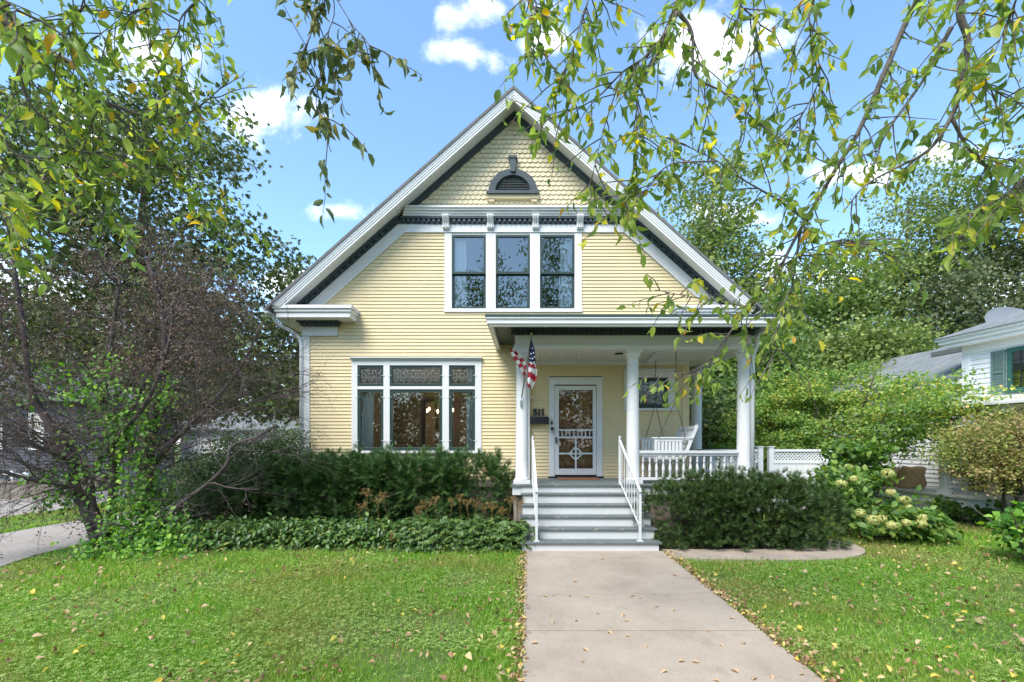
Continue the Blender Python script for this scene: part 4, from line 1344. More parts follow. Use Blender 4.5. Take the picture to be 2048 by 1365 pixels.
# driveways on the left
def strip(xl0, xl1, xr0, xr1, y0, y1): return [(xl0, y0), (xr0, y0), (xr1, y1), (xl1, y1)]
mb = MB(); mb.slab([(-10.6, -8), (-7.4, -8), (-7.5, 6.0), (-8.05, 7.6), (-8.1, 17.5), (-10.6, 17.5)], -.05, .012)
mb.slab([(-23.5, 17.6), (-8.1, 17.6), (-8.1, 25.2), (-23.5, 25.2)], -.05, .011)
mb.slab([(-17.3, -8), (-12.85, -8), (-12.85, 12.9), (-13.3, 17.5), (-17.3, 17.5)], -.05, .012)
tag(mb.build('driveway', M['drive']), kind='structure')
mb = MB(); mb.slab([(-200, -14), (200, -14), (200, -6.5), (-200, -6.5)], -.1, -.005)
tag(mb.build('street', M['asphalt']), kind='structure')
mb = MB(); mb.slab([(-6.9, 8.0), (-.12, 7.85), (-.12, 10.6), (-6.9, 10.9)], -.05, .012).slab([(2.3, 7.96), (4.6, 7.96), (4.85, 8.9), (2.3, 8.9)], -.05, .012).slab([(8.4, 12.5), (11.4, 10.2), (11.5, 8.3), (11.2, 8.3), (9.6, 11.1), (7.5, 12.0)], -.05, .014)
tag(mb.build('bed_soil', M['mulch']), kind='structure')


def inside(poly, x, y):
    poly = np.array(poly); r = np.zeros(len(x), bool)
    j = len(poly) - 1
    for i in range(len(poly)):
        xi, yi = poly[i]; xj, yj = poly[j]
        c = ((yi > y) != (yj > y)) & (x < (xj - xi) * (y - yi) / (yj - yi + 1e-12) + xi)
        r ^= c; j = i
    return r


def lawn_ok(x, y, rng):
    j = rng.normal(0, .035, len(x))
    bad = (x > WX0 - .02 + j) & (x < WX1 + .02 + j) & (y < 7.9)
    bad |= inside(SIDE_POLY, x + j, y + j)
    bad |= inside([(-6.5, 8.4), (0.1, 8.05), (.1, 10.6), (-6.9, 10.9)], x, y + j)
    bad |= inside([(2.2, 7.9), (4.9, 7.9), (4.9, 12), (2.2, 12)], x, y)
    bad |= (x < -7.45 - np.clip((y - 6) * .33, 0, .6) + j) & (x > -10.65 + j) & (y < 17.6)
    bad |= (x < -12.8 + j - np.clip((y - 12.9) * .1, 0, .5))
    bad |= (y > 17.5) & (x < 0)
    bad |= (x > -5.2) & (x < 4.7) & (y > 8.8)
    bad |= inside([(8.4, 12.5), (11.4, 10.2), (11.5, 8.3), (11.2, 8.3), (9.6, 11.1), (7.5, 12.0)], x, y)
    return ~bad


def vnoise(x, y, sc, seed):
    """cheap smooth value noise"""
    rng = np.random.default_rng(seed); T = rng.random((64, 64))
    u, v = x * sc + 100, y * sc + 100
    i, j = np.floor(u).astype(int), np.floor(v).astype(int); f, g = u - i, v - j
    f, g = f * f * (3 - 2 * f), g * g * (3 - 2 * g)
    t = lambda a, b: T[a % 64, b % 64]
    return (t(i, j) * (1 - f) + t(i + 1, j) * f) * (1 - g) + (t(i, j + 1) * (1 - f) + t(i + 1, j + 1) * f) * g


def scatter_lawn(n, rng, y0=2.9, y1=14, power=1.0):
    u = rng.random(n)
    y = y0 * (y1 / y0) ** u if power == 1 else y0 + (y1 - y0) * u
    x = (rng.random(n) * 2 - 1) * (1.14 * y + 2.2)
    k = lawn_ok(x, y, rng)
    return x[k], y[k]


rng = np.random.default_rng(5)
x, y = scatter_lawn(600000, rng, 2.4, 14)
n = len(x)
tuft = vnoise(x, y, 3.2, 1) * .6 + vnoise(x, y, .8, 2) * .6
bare = vnoise(x, y, 1.1, 7)
k = (rng.random(n) < np.clip(.35 + tuft, 0, 1)) & (rng.random(n) < np.clip((bare - .2) * 5, .25, 1))
x, y, tuft = x[k], y[k], tuft[k]; n = len(x)
C = np.stack([x, y, np.full(n, -.02)], 1)
U = np.stack([rng.normal(0, .45, n), rng.normal(0, .45, n), np.ones(n)], 1)
Nn = rnd_unit(rng, n)
grass = bulk('grass', TB, C, U, Nn, (.028 + .055 * rng.random(n) * (.4 + tuft)) * (1 + .06 * (y - 3)), .0045 + .0011 * (y - 3), M['grass'])
tag(grass, kind='stuff')
# clover and creeping plants
x, y = scatter_lawn(270000, rng, 2.4, 12)
n = len(x)
cl = vnoise(x, y, 1.6, 3) * .7 + vnoise(x, y, 4.5, 4) * .5
k = rng.random(n) < np.clip((cl - .42 + .06 * (x < -2) + .08 * (x > 3.5) * (y > 5)) * 1.7, .04, .55)
x, y = x[k], y[k]; n = len(x)
C = np.stack([x, y, .012 + .04 * rng.random(n)], 1)
Nn = np.stack([rng.normal(0, .3, n), rng.normal(0, .3, n), np.ones(n)], 1)
U = np.stack([rng.normal(size=n), rng.normal(size=n), np.zeros(n)], 1)
s = (.010 + .007 * rng.random(n)) * (1 + .07 * (y - 3))
tag(bulk('clover', TC, C, U, unit(Nn), s, s, M['clover']), kind='stuff')
# leaf litter: scattered on the lawn, thick along the walk
xs, ys = scatter_lawn(4600, rng, 2.4, 10)
k = vnoise(xs, ys, .9, 9) + rng.random(len(xs)) * .5 > .62
xs, ys = xs[k], ys[k]
ne = 950
ye = 2.9 + (7.7 - 2.9) * rng.random(ne)
side = rng.random(ne) < .42
off = np.abs(rng.normal(0, .055, ne))
xe = np.where(side, WX0 + .02 - off, WX1 - .02 + off * 1.5)
xs = np.concatenate([xs, xe]); ys = np.concatenate([ys, ye]); n = len(xs)
C = np.stack([xs, ys, .035 + .03 * rng.random(n)], 1)
Nn = unit(np.stack([rng.normal(0, .45, n), rng.normal(0, .45, n), np.ones(n)], 1))
U = rnd_unit(rng, n)
small = np.concatenate([np.full(len(xs) - ne, 1.0), np.full(ne, .7)])
L = (.035 + .042 * rng.random(n)) * small
TL = (T8[0] * np.array([1, 1, 2.2]), T8[1])
tag(bulk('leaf_litter', TL, C, U, Nn, L, L * (.5 + .4 * rng.random(n)), M['litter']), kind='stuff')
# single leaves lying on the walk
kinds = []
for q in range(4):
    r2 = np.random.default_rng(70 + q)
    C = np.zeros((1, 3)); Nn = np.array([[0, 0, 1.0]]); U = np.array([[1.0, 0, .12]])
    kinds.append(bulk('fallen_leaf', TL, C, U, Nn, .075 + .02 * r2.random(), .045, M['litter']))
spots = [(1103, 1192), (1095, 1195), (1083, 1168), (1137, 1194), (1154, 1164), (1170, 1194), (1198, 1230), (1247, 1230), (1260, 1194), (1258, 1244), (1292, 1164), (1312, 1216), (1350, 1221), (1277, 1197), (1355, 1153), (1105, 1243), (1149, 1244),
         (1077, 1288), (1165, 1299), (1165, 1327), (1295, 1292), (1356, 1325), (1398, 1328), (1440, 1290), (1486, 1290), (1335, 1344), (1426, 1362), (1477, 1348), (1543, 1352), (1599, 1352), (1259, 1274), (1215, 1265), (1417, 1265), (1100, 1120), (1200, 1119), (1470, 1240), (1388, 1190), (1505, 1362)]
for i, (px, py) in enumerate(spots):
    D = (H - .03) * F / (py - VY)
    o = kinds[i] if i < 4 else kinds[i % 4].copy()
    if i >= 4:
        COL.objects.link(o)
    o.location = (X(px, D), D, .037)
    o.rotation_euler = (0, 0, i * 2.4)
    sc = .55 + .5 * ((i * 37) % 10) / 10
    o.scale = (sc, sc, sc)
    tag(o, 'small dry curled leaf lying flat on the concrete front walk', 'leaf', 'dry leaves scattered on the front walk')
# ================================================================== NEIGHBOURS
# ---- white fence with lattice top and gate
FY = 12.0
fx = [X(p, FY) for p in (1503, 1518, 1541, 1682)]
fence = empty('fence', (fx[2], FY, 0), 'white panel fence with a lattice top beside the porch', 'fence')
def lattice(mb, x0, x1, z0, z1, y, s=.055, w=.016):
    u = x0 - (z1 - z0)
    while u < x1:
        for sg in (0, 1):
            a = (u, z0) if sg == 0 else (u, z1)
            b = (u + (z1 - z0), z1) if sg == 0 else (u + (z1 - z0), z0)
            t0 = max(0, (x0 - a[0]) / (b[0] - a[0])); t1 = min(1, (x1 - a[0]) / (b[0] - a[0]))
            if t1 - t0 > .02:
                p = Vector((a[0] + (b[0] - a[0]) * t0, y + sg * .008, a[1] + (b[1] - a[1]) * t0)); q = Vector((a[0] + (b[0] - a[0]) * t1, y + sg * .008, a[1] + (b[1] - a[1]) * t1))
                mb.bar(p, q, .008, w)
        u += s
def fpanel(x0, x1, name):
    mb = MB()
    zt = Z(899, FY); zl = Z(922, FY)
    mb.box(x0, x1, FY - .025, FY + .025, zt - .06, zt).box(x0, x1, FY - .025, FY + .025, zl - .07, zl).box(x0, x1, FY - .025, FY + .025, .12, .22)
    k = max(1, int((x1 - x0) / .15)); w = (x1 - x0) / k
    for i in range(k):
        mb.box(x0 + i * w, x0 + (i + 1) * w - .006, FY - .012, FY + .012, .22, zl - .07)
    o = mb.build(name, M['fence'], fence)
    l = MB(); lattice(l, x0, x1, zl, zt - .06, FY, .085, .022); l.build('lattice', M['fence'], o)
    return o
for x in (fx[1] + .02, fx[2], fx[3]):
    MB().box(x - .06, x + .06, FY - .06, FY + .06, 0, Z(895, FY)).box(x - .075, x + .075, FY - .075, FY + .075, Z(895, FY), Z(893, FY)).build('post', M['fence'], fence)
fpanel(fx[2] + .06, fx[3] - .06, 'panel')
g_ = fpanel(fx[0] - 1.1, fx[1] - .05, 'gate')
MB().box(fx[1] - .10, fx[1] - .04, FY - .05, FY - .025, Z(935, FY), Z(925, FY)).build('latch', M['steel'], g_)

# ---- white neighbour house on the right: its long wall runs back beside the lawn
th = math.atan(.1312)
nh = empty('neighbour_house', (12.2, 10.4, 0), 'white clapboard house with teal shutters and grey roof at the right edge', 'house')
ux, uy = -sin(th), cos(th)                 # along the wall, away from the street
nx_, ny_ = -cos(th), -sin(th)              # out of the wall, towards the yellow house
O = Vector((12.2, 10.4, 0))
def Wp(s, d, z):
    """s metres along the wall, d out of it"""
    return Vector((O.x + ux * s + nx_ * d, O.y + uy * s + ny_ * d, z))
def wbox(mb, s0, s1, d0, d1, z0, z1):
    mb.hexa([Wp(s0, d0, z0), Wp(s1, d0, z0), Wp(s1, d1, z0), Wp(s0, d1, z0)], [Wp(s0, d0, z1), Wp(s1, d0, z1), Wp(s1, d1, z1), Wp(s0, d1, z1)])
    return mb
SC = 2.32                                   # far corner of the main block
mb = MB()
wbox(mb, -9, SC, -6.5, -.02, .3, 4.42)
z = .55
while z < 4.25:
    a = [Wp(-9, -.006, z + .13), Wp(SC, -.006, z + .13), Wp(SC, .014, z), Wp(-9, .014, z), Wp(SC, -.02, z), Wp(-9, -.02, z)]
    mb.add(a, [(0, 1, 2, 3), (3, 2, 4, 5)], False); z += .13
mb.build('wall', M['nwhite'], nh)
mb = MB(); wbox(mb, -9, SC + .02, -.01, .03, 4.24, 4.46); wbox(mb, SC - .16, SC + .03, -.01, .028, .55, 4.235)
mb.build('trim', M['nwhite'], nh)
mb = MB(); wbox(mb, -9.3, SC + .32, -6.8, .30, 4.46, 4.56); wbox(mb, -9.35, SC + .38, -6.85, .36, 4.56, 4.66); wbox(mb, -9.4, SC + .44, -6.9, .42, 4.66, 4.72)
mb.build('cornice', M['nwhite'], nh)
mb = MB()
a = [Wp(-9.45, .46, 4.721), Wp(SC + .48, .46, 4.721), Wp(SC + .48, -6.95, 4.721), Wp(-9.45, -6.95, 4.721)]
b = [Wp(-6, -3.25, 6.3), Wp(SC - 3.0, -3.25, 6.3)]
mb.add(a + b, [(0, 1, 5, 4), (1, 2, 5), (2, 3, 4, 5), (3, 0, 4), (3, 2, 1, 0)], False)
mb.build('roof', M['roof_grey'], nh)
# shuttered upper window
s0, s1, z0, z1 = .35, 1.26, 3.12, 4.2
mb = MB(); wbox(mb, s0, s1, .015, .05, z0, z0 + .08); wbox(mb, s0, s1, .015, .05, z1 - .1, z1); wbox(mb, s0, s0 + .1, .015, .05, z0 + .08, z1 - .1); wbox(mb, s1 - .1, s1, .015, .05, z0 + .08, z1 - .1); wbox(mb, s0 - .04, s1 + .04, .015, .09, z0 - .04, z0)
nw = mb.build('window', M['teal'], nh)
mb = MB(); wbox(mb, s0 + .1, s1 - .1, .016, .03, (z0 + z1) / 2 - .025, (z0 + z1) / 2 + .025)
for k in range(1, 4): wbox(mb, s0 + .1 + k * (s1 - s0 - .2) / 4 - .01, s0 + .1 + k * (s1 - s0 - .2) / 4 + .01, .016, .026, z0 + .08, z1 - .1)
for k in (1, 3): wbox(mb, s0 + .1, s1 - .1, .0165, .0265, z0 + .08 + k * (z1 - z0 - .18) / 4 - .01, z0 + .08 + k * (z1 - z0 - .18) / 4 + .01)
mb.build('muntin', M['black'], nw)
mb = MB(); mb.add([Wp(s0 + .1, .0155, z0 + .08), Wp(s1 - .1, .0155, z0 + .08), Wp(s1 - .1, .0155, z1 - .1), Wp(s0 + .1, .0155, z1 - .1)], [(0, 1, 2, 3)])
mb.build('pane', glassmat('neighbour_glass', (.12, .15, .15), .25), nw)
def shutter(sa, sb):
    mb = MB(); za, zb = z0 - .02, z1 - .02; zm_ = (za + zb) / 2
    for a_, b_ in ((za, za + .07), (zm_ - .03, zm_ + .03), (zb - .07, zb)): wbox(mb, sa, sb, .016, .052, a_, b_)
    wbox(mb, sa, sa + .05, .016, .053, za, zb); wbox(mb, sb - .05, sb, .016, .053, za, zb)
    z = za + .08
    while z < zb - .08:
        mb.hexa([Wp(sa + .05, .02, z + .03), Wp(sb - .05, .02, z + .03), Wp(sb - .05, .026, z + .03), Wp(sa + .05, .026, z + .03)], [Wp(sa + .05, .036, z), Wp(sb - .05, .036, z), Wp(sb - .05, .042, z), Wp(sa + .05, .042, z)]); z += .04
    mb.build('shutter', M['shutter'], nh)
shutter(1.30, 1.62); shutter(-.01, .31)
# side porch: deck, lattice skirt, posts, low roof
mb = MB(); wbox(mb, -8, 5.4, .02, 1.62, .50, .55); mb.build('porch_deck', M['soffit'], nh)
mb = MB(); wbox(mb, -8, 5.38, 1.52, 1.56, .28, .498); mb.build('deck_fascia', M['nwhite'], nh)
mb = MB()
s = -6.0
while s < 4.6:
    for sg in (-1, 1):
        a_, b_ = Wp(s, 1.53 + .006 * sg, .0 if sg > 0 else .28), Wp(s + .28, 1.53 + .006 * sg, .28 if sg > 0 else .0)
        mb.bar(a_, b_, .006, .022)
    s += .075
mb.build('lattice_skirt', M['gutter'], nh)
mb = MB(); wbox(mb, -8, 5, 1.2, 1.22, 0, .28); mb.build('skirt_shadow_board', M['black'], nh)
for s in (1.62, -1.6):
    mb = MB(); wbox(mb, s - .07, s + .07, 1.34, 1.48, .55, 2.50); wbox(mb, s - .11, s + .11, 1.30, 1.52, .55, .66); wbox(mb, s - .10, s + .10, 1.31, 1.51, 2.36, 2.498)
    mb.build('porch_post', M['nwhite'], nh)
mb = MB(); wbox(mb, -8, 1.78, 1.30, 1.52, 2.5, 2.7); mb.build('porch_beam', M['nwhite'], nh)
mb = MB(); mb.hexa([Wp(-8.2, 1.75, 2.70), Wp(1.9, 1.75, 2.70), Wp(1.9, .02, 2.98), Wp(-8.2, .02, 2.98)], [Wp(-8.2, 1.75, 2.76), Wp(1.9, 1.75, 2.76), Wp(1.9, .02, 3.04), Wp(-8.2, .02, 3.04)])
mb.build('porch_roof', M['soffit'], nh)
for s_ in (1.95, 1.15):
    mb = MB(); wbox(mb, s_ - .2, s_ + .2, .016, .06, .56, 2.3); wbox(mb, s_ - .14, s_ + .14, .06, .07, .66, 1.3); wbox(mb, s_ - .14, s_ + .14, .06, .07, 1.4, 2.2)
    mb.build('door', M['teal'], nh)
mb = MB(); wbox(mb, 2.6, 3.1, -.19, -.13, .9, 2.2); mb.build('shutter', M['teal'], nh)
# wing behind
mb = MB(); wbox(mb, SC + .001, 11, -5.2, -.2, .3, 3.5)
z = .55
while z < 3.4:
    a = [Wp(SC, -.196, z + .13), Wp(11, -.196, z + .13), Wp(11, -.176, z), Wp(SC, -.176, z), Wp(11, -.2, z), Wp(SC, -.2, z)]
    mb.add(a, [(0, 1, 2, 3), (3, 2, 4, 5)], False); z += .13
mb.build('wing_wall', M['nwhite'], nh)
mb = MB(); wbox(mb, SC + .01, 11.2, -.2, .1, 3.46, 3.58); mb.build('wing_cornice', M['nwhite'], nh)
mb = MB()
mb.hexa([Wp(SC + .012, .15, 3.582), Wp(11.3, .15, 3.582), Wp(11.3, -2.7, 5.0), Wp(SC + .012, -2.7, 5.0)], [Wp(SC + .012, .15, 3.65), Wp(11.3, .15, 3.65), Wp(11.3, -2.7, 5.08), Wp(SC + .012, -2.7, 5.08)])
mb.hexa([Wp(SC + .012, -5.55, 3.582), Wp(11.3, -5.55, 3.582), Wp(11.3, -2.71, 5.0), Wp(SC + .012, -2.71, 5.0)], [Wp(SC + .012, -5.55, 3.65), Wp(11.3, -5.55, 3.65), Wp(11.3, -2.71, 5.08), Wp(SC + .012, -2.71, 5.08)])
mb.build('wing_roof', M['roof_grey'], nh)
mb = MB(); k0, k1 = 3.9, 4.9
mb.hexa([Wp(k0, -1.9, 4.70), Wp(k1, -1.9, 4.70), Wp(k1, -2.5, 4.99), Wp(k0, -2.5, 4.99)], [Wp(k0, -1.87, 4.84), Wp(k1, -1.87, 4.84), Wp(k1, -2.47, 5.13), Wp(k0, -2.47, 5.13)])
mb.build('skylight', M['steel'], nh)
# paper leaf bags on its porch
for i, (s, d, hh, w) in enumerate(((4.5, .85, .50, .46), (4.05, .95, .44, .42), (3.55, .95, .55, .48), (3.0, .9, .60, .56))):
    rr = random.Random(300 + i)
    rings = []
    mb = MB(); n = 18; m = 9
    c = Wp(s, d, .55)
    vs = []
    for j in range(m):
        t = j / (m - 1)
        for q in range(n):
            a = 2 * pi * q / n
            sq = 1 / max(abs(cos(a)), abs(sin(a))) ** .6
            wv = 1 + .07 * sin(a * 5 + t * 8 + i) + rr.uniform(-.04, .04)
            rad = w / 2 * sq * wv * (1.0 - .18 * t + .25 * sin(pi * t * .8) * .5)
            vs.append((c.x + rad * cos(a) + t * .05 * (i % 2 * 2 - 1), c.y + rad * .8 * sin(a), .552 + t * hh + (.03 * sin(a * 4) if j == m - 1 else 0)))
    mb.add(vs, [(j * n + q, j * n + (q + 1) % n, (j + 1) * n + (q + 1) % n, (j + 1) * n + q) for j in range(m - 1) for q in range(n)] + [tuple(range(n - 1, -1, -1)), tuple((m - 1) * n + q for q in range(n))], True)
    o = mb.build('paper_bag', M['bag'])
    tag(o, ('crumpled brown paper leaf bag, farthest left of the four on the porch', 'smallest brown paper leaf bag, second from the left in the row', 'plump brown paper leaf bag, third in the row on the porch', 'tallest brown paper leaf bag, nearest the teal door')[i], 'paper bag', 'paper leaf bags on the neighbour porch')
# dish behind the neighbour roof
di = empty('satellite_dish', (21.0, 19, 4.8), 'pale grey dish showing above the neighbour roof at the right edge', 'dish')
dm = MB(); cxd, czd = X(2024, 17.5), Z(643, 17.5)
dm.add([(cxd + 1.0 * cos(2 * pi * q / 28), 17.5 + .25 * sin(2 * pi * q / 28), czd + .62 * sin(2 * pi * q / 28)) for q in range(28)] + [(cxd, 17.75, czd)], [(q, (q + 1) % 28, 28) for q in range(28)], True)
dm.build('reflector', M['dish'], di)
MB().tube([(cxd, 17.8, czd), (cxd, 17.8, 4.6)], .05, 8).build('mast', M['steel'], di)

# ---- grey house and white garage on the left
gh = empty('grey_house', (-20, 18.4, 0), 'dark grey sided house with white windows behind the bare shrub', 'house')
mb = MB()
def sided(mb, x0, x1, y, z0, z1, ex=.12):
    z = z0
    while z < z1:
        mb.add([(x0, y - .02, z), (x1, y - .02, z), (x1, y, z + ex), (x0, y, z + ex), (x0, y, z), (x1, y, z)], [(0, 1, 2, 3), (4, 5, 1, 0)], False); z += ex
sided(mb, -27, -14.9, 18.4, .5, 3.4)
mb.box(-27, -19.0, 18.42, 24.5, 0, 3.45).box(-18.998, -14.9, 18.42, 19.5, 0, 3.45)
sided(mb, -19.6, -18.9, 24.9, .05, 2.5)
mb.build('wall', M['grey_siding'], gh)
mb = MB(); mb.prism([(-27.5, 3.451), (-18.6, 3.451), (-23, 5.4)], 18.0, 24.8).hexa([(-18.9, 18.0, 3.452), (-14.5, 18.0, 3.452), (-14.5, 19.9, 3.452), (-18.9, 19.9, 3.452)], [(-18.9, 18.7, 3.95), (-14.5, 18.7, 3.95), (-14.5, 19.2, 3.95), (-18.9, 19.2, 3.95)]); mb.build('roof', M['roof'], gh)
for xa, xb, za, zb in ((X(62, 18.4), X(92, 18.4), Z(900, 18.4), Z(826, 18.4)), (X(-60, 18.4), X(10, 18.4), Z(900, 18.4), Z(840, 18.4)), (X(115, 18.4), X(128, 18.4), Z(880, 18.4), Z(850, 18.4))):
    mb = MB(); y = 18.3
    mb.box(xa, xb, y, y + .1, za, za + .08).box(xa, xb, y, y + .1, zb - .08, zb).box(xa, xa + .09, y, y + .1, za + .08, zb - .08).box(xb - .09, xb, y, y + .1, za + .08, zb - .08).box(xa + .09, xb - .09, y + .01, y + .09, (za + zb) / 2 - .03, (za + zb) / 2 + .03)
    w_ = mb.build('window', M['nwhite'], gh)
    mb = MB(); mb.add([(xa + .08, y + .06, za + .07), (xb - .08, y + .06, za + .07), (xb - .08, y + .06, zb - .07), (xa + .08, y + .06, zb - .07)], [(0, 1, 2, 3)]); mb.build('pane', glassmat('far_glass', (.15, .17, .18), .3), w_)
mb = MB(); mb.box(-17.3, -16.2, 17.3, 18.38, 0, .2).box(-17.2, -16.3, 17.65, 18.38, .2, .4).box(-17.1, -16.4, 18.0, 18.38, .4, .58)
mb.build('entry_steps', M['block'], gh)
rw = empty('retaining_wall', (-19, 15.4, 0), 'low brown concrete block wall by the upper drive at left', 'wall')
for row in range(4):
    mb = MB(); x = -24.0 - .2 * (row % 2)
    while x < -15.2:
        mb.box(x, min(x + .38, -15.2), 15.3 + .0 * row, 15.6, row * .13, row * .13 + .125); x += .39
    mb.build('block_course', M['block'], rw)
MB().box(-24, -15.15, 15.26, 15.64, .52, .57).build('cap', M['block'], rw)
lb = empty('lattice_box', (-18.2, 16.2, 0), 'white lattice panel enclosing a planter above the block wall', 'planter')
mb = MB()
for xp in (X(0, 16), X(26, 16), X(52, 16)):
    mb.box(xp - .05, xp + .05, 15.95, 16.05, 0, Z(940, 16))
mb.box(X(-10, 16), X(60, 16), 15.96, 16.04, Z(951, 16), Z(947, 16))
mb.build('frame', M['nwhite'], lb)

ga = empty('garage', (-15.6, 26, 0), 'white single storey garage with grey roof at the end of the drive', 'garage')
mb = MB(); mb.box(-18.9, -11.0, 25.3, 30, 0, 2.55); mb.build('wall', M['nwhite'], ga)
mb = MB()
for k in range(5): mb.box(-18.6, -14.0, 25.25, 25.29, .05 + k * .44, .05 + k * .44 + .425)
mb.build('garage_door', M['nwhite'], ga)
mb = MB(); mb.hexa([(-19.2, 24.9, 2.5), (-10.6, 24.9, 2.5), (-10.6, 27.7, 3.65), (-19.2, 27.7, 3.65)], [(-19.2, 24.9, 2.58), (-10.6, 24.9, 2.58), (-10.6, 27.7, 3.74), (-19.2, 27.7, 3.74)])
mb.hexa([(-19.2, 30.4, 2.5), (-10.6, 30.4, 2.5), (-10.6, 27.71, 3.65), (-19.2, 27.71, 3.65)], [(-19.2, 30.4, 2.58), (-10.6, 30.4, 2.58), (-10.6, 27.71, 3.74), (-19.2, 27.71, 3.74)])
mb.build('roof', M['roof_grey'], ga)
# ================================================================== PLANTS
def bend(rng, a, b, k=5, wob=.06, sag=0.0):
    a, b = Vector(a), Vector(b)
    L = (b - a).length
    pts = []
    for i in range(k + 1):
        t = i / k
        p = a.lerp(b, t)
        j = wob * L * sin(pi * t)
        pts.append(p + Vector((rng.gauss(0, 1) * j, rng.gauss(0, 1) * j, rng.gauss(0, 1) * j + sag * L * sin(pi * t))))
    return pts


def tree(name, label, cat, base, lumps, n_cl, per, leaf, mat, bark, seed, trunk_r=.2, group=None, fork=.35, T=T4, spread=.5, flat=.55, up=.6, kind=None, shell=.55, trunks=1, width=.55):
    """trunk and limbs to every clump, leaves in many small sprays through lumpy crowns"""
    rng = random.Random(seed); r = np.random.default_rng(seed)
    base = Vector(base)
    t = empty(name, tuple(base), label, cat, group)
    if kind:
        t['kind'] = kind
    vol = np.array([l[3] * l[4] * l[5] for l in lumps]) ** .8
    pick = r.choice(len(lumps), n_cl, p=vol / vol.sum())
    Lm = np.array(lumps)[pick]
    d = rnd_unit(r, n_cl)
    rad = (shell + (1.08 - shell) * r.random(n_cl)) * (1 + .12 * r.normal(size=n_cl))
    cl = Lm[:, :3] + d * rad[:, None] * Lm[:, 3:6]
    cl += np.array(base)[None, :]
    cl[:, 2] = np.maximum(cl[:, 2], base.z + .15)
    # wood
    mb = MB()
    top = max(l[2] + l[5] * .5 for l in lumps)
    cx = np.average([l[0] for l in lumps], weights=[l[5] for l in lumps]); cy = np.average([l[1] for l in lumps], weights=[l[5] for l in lumps])
    hubs = []
    for q in range(trunks):
        b0 = base + Vector((rng.uniform(-.25, .25), rng.uniform(-.2, .2), 0)) * (trunks > 1)
        tp = base + Vector((cx + rng.uniform(-1, 1) * (trunks > 1) * 1.2, cy + rng.uniform(-1, 1) * (trunks > 1), top))
        line = bend(rng, b0 - Vector((0, 0, .1)), tp, 8, .015)
        mb.tube(line, [trunk_r * (1 - .82 * (i / 8)) for i in range(9)], 8)
        hubs += [(p, trunk_r * (1 - .82 * i / 8)) for i, p in enumerate(line) if i / 8 >= fork - .05]
    for l in lumps:                                             # main limbs
        c = base + Vector(l[:3])
        h = min(hubs[:len(hubs)], key=lambda hh: abs((hh[0] - c).length - (c - base).length * .45) + (hh[0].z > c.z) * 2)
        line = bend(rng, h[0], c + Vector((0, 0, l[5] * .3)), 5, .05)
        mb.tube(line, [h[1] * .6 * (1 - .7 * i / 5) for i in range(6)], 6)
        hubs += [(p, h[1] * .5 * (1 - .7 * i / 5)) for i, p in enumerate(line) if i > 1]
    hp = np.array([tuple(h[0]) for h in hubs])
    for i in range(0, n_cl, max(1, n_cl // 160)):
        dd = np.linalg.norm(hp - cl[i], axis=1) + (hp[:, 2] > cl[i, 2]) * .6
        k = int(np.argmin(dd))
        line = bend(rng, hubs[k][0], cl[i], 4, .07)
        r0 = max(.008, min(.05, hubs[k][1] * .4))
        mb.tube(line, [r0 * (1 - .75 * q / 4) for q in range(5)], 4, False)
    mb.build('trunk', bark, t)
    n = n_cl * per
    ci = np.repeat(np.arange(n_cl), per)
    g = r.normal(size=(n, 3)) * np.array([1, 1, flat]) * spread
    C = cl[ci] + g
    C[:, 2] = np.maximum(C[:, 2], base.z + .05)
    out = unit(C - (np.array(base) + np.array([cx, cy, top * .55]))[None, :])
    Nn = unit(r.normal(size=(n, 3)) * .7 + np.array([0, 0, up]) + out * .35)
    U = unit(r.normal(size=(n, 3)) + out * .6 + np.array([0, 0, -.35]))
    L = leaf * (.65 + .7 * r.random(n))
    bulk('crown', T, C, U, Nn, L, L * width / (.5 if T is T4 else .45) * .9, mat, t)
    return t


# ---- big maple behind the driveway, left
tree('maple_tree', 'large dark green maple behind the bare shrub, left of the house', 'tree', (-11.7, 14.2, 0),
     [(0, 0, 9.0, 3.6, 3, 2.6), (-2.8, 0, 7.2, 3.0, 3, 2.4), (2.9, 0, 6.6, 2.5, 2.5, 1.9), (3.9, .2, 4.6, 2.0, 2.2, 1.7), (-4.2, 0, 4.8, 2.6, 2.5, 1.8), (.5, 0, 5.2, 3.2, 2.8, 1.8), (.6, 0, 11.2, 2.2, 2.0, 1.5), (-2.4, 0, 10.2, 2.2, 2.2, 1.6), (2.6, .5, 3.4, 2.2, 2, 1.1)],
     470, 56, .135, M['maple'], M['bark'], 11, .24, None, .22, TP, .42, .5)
# ---- more trees on the left, farther back
LT = 'background trees left of the house'
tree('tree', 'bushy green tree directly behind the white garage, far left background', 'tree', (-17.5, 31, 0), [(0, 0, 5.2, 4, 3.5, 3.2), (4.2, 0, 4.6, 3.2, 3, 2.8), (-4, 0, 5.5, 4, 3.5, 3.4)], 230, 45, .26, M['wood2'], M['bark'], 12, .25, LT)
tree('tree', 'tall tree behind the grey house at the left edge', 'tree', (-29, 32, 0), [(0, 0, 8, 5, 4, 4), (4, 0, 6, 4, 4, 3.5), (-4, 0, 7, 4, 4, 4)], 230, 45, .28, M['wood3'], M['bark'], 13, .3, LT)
tree('tree', 'small tree seen just left of the yellow house downspout', 'tree', (-10.2, 27, 0), [(0, 0, 4.2, 2.8, 2.5, 2.4), (-2.4, 0, 3.6, 2.2, 2, 2.0)], 130, 45, .22, M['wood2'], M['bark'], 14, .2, LT)

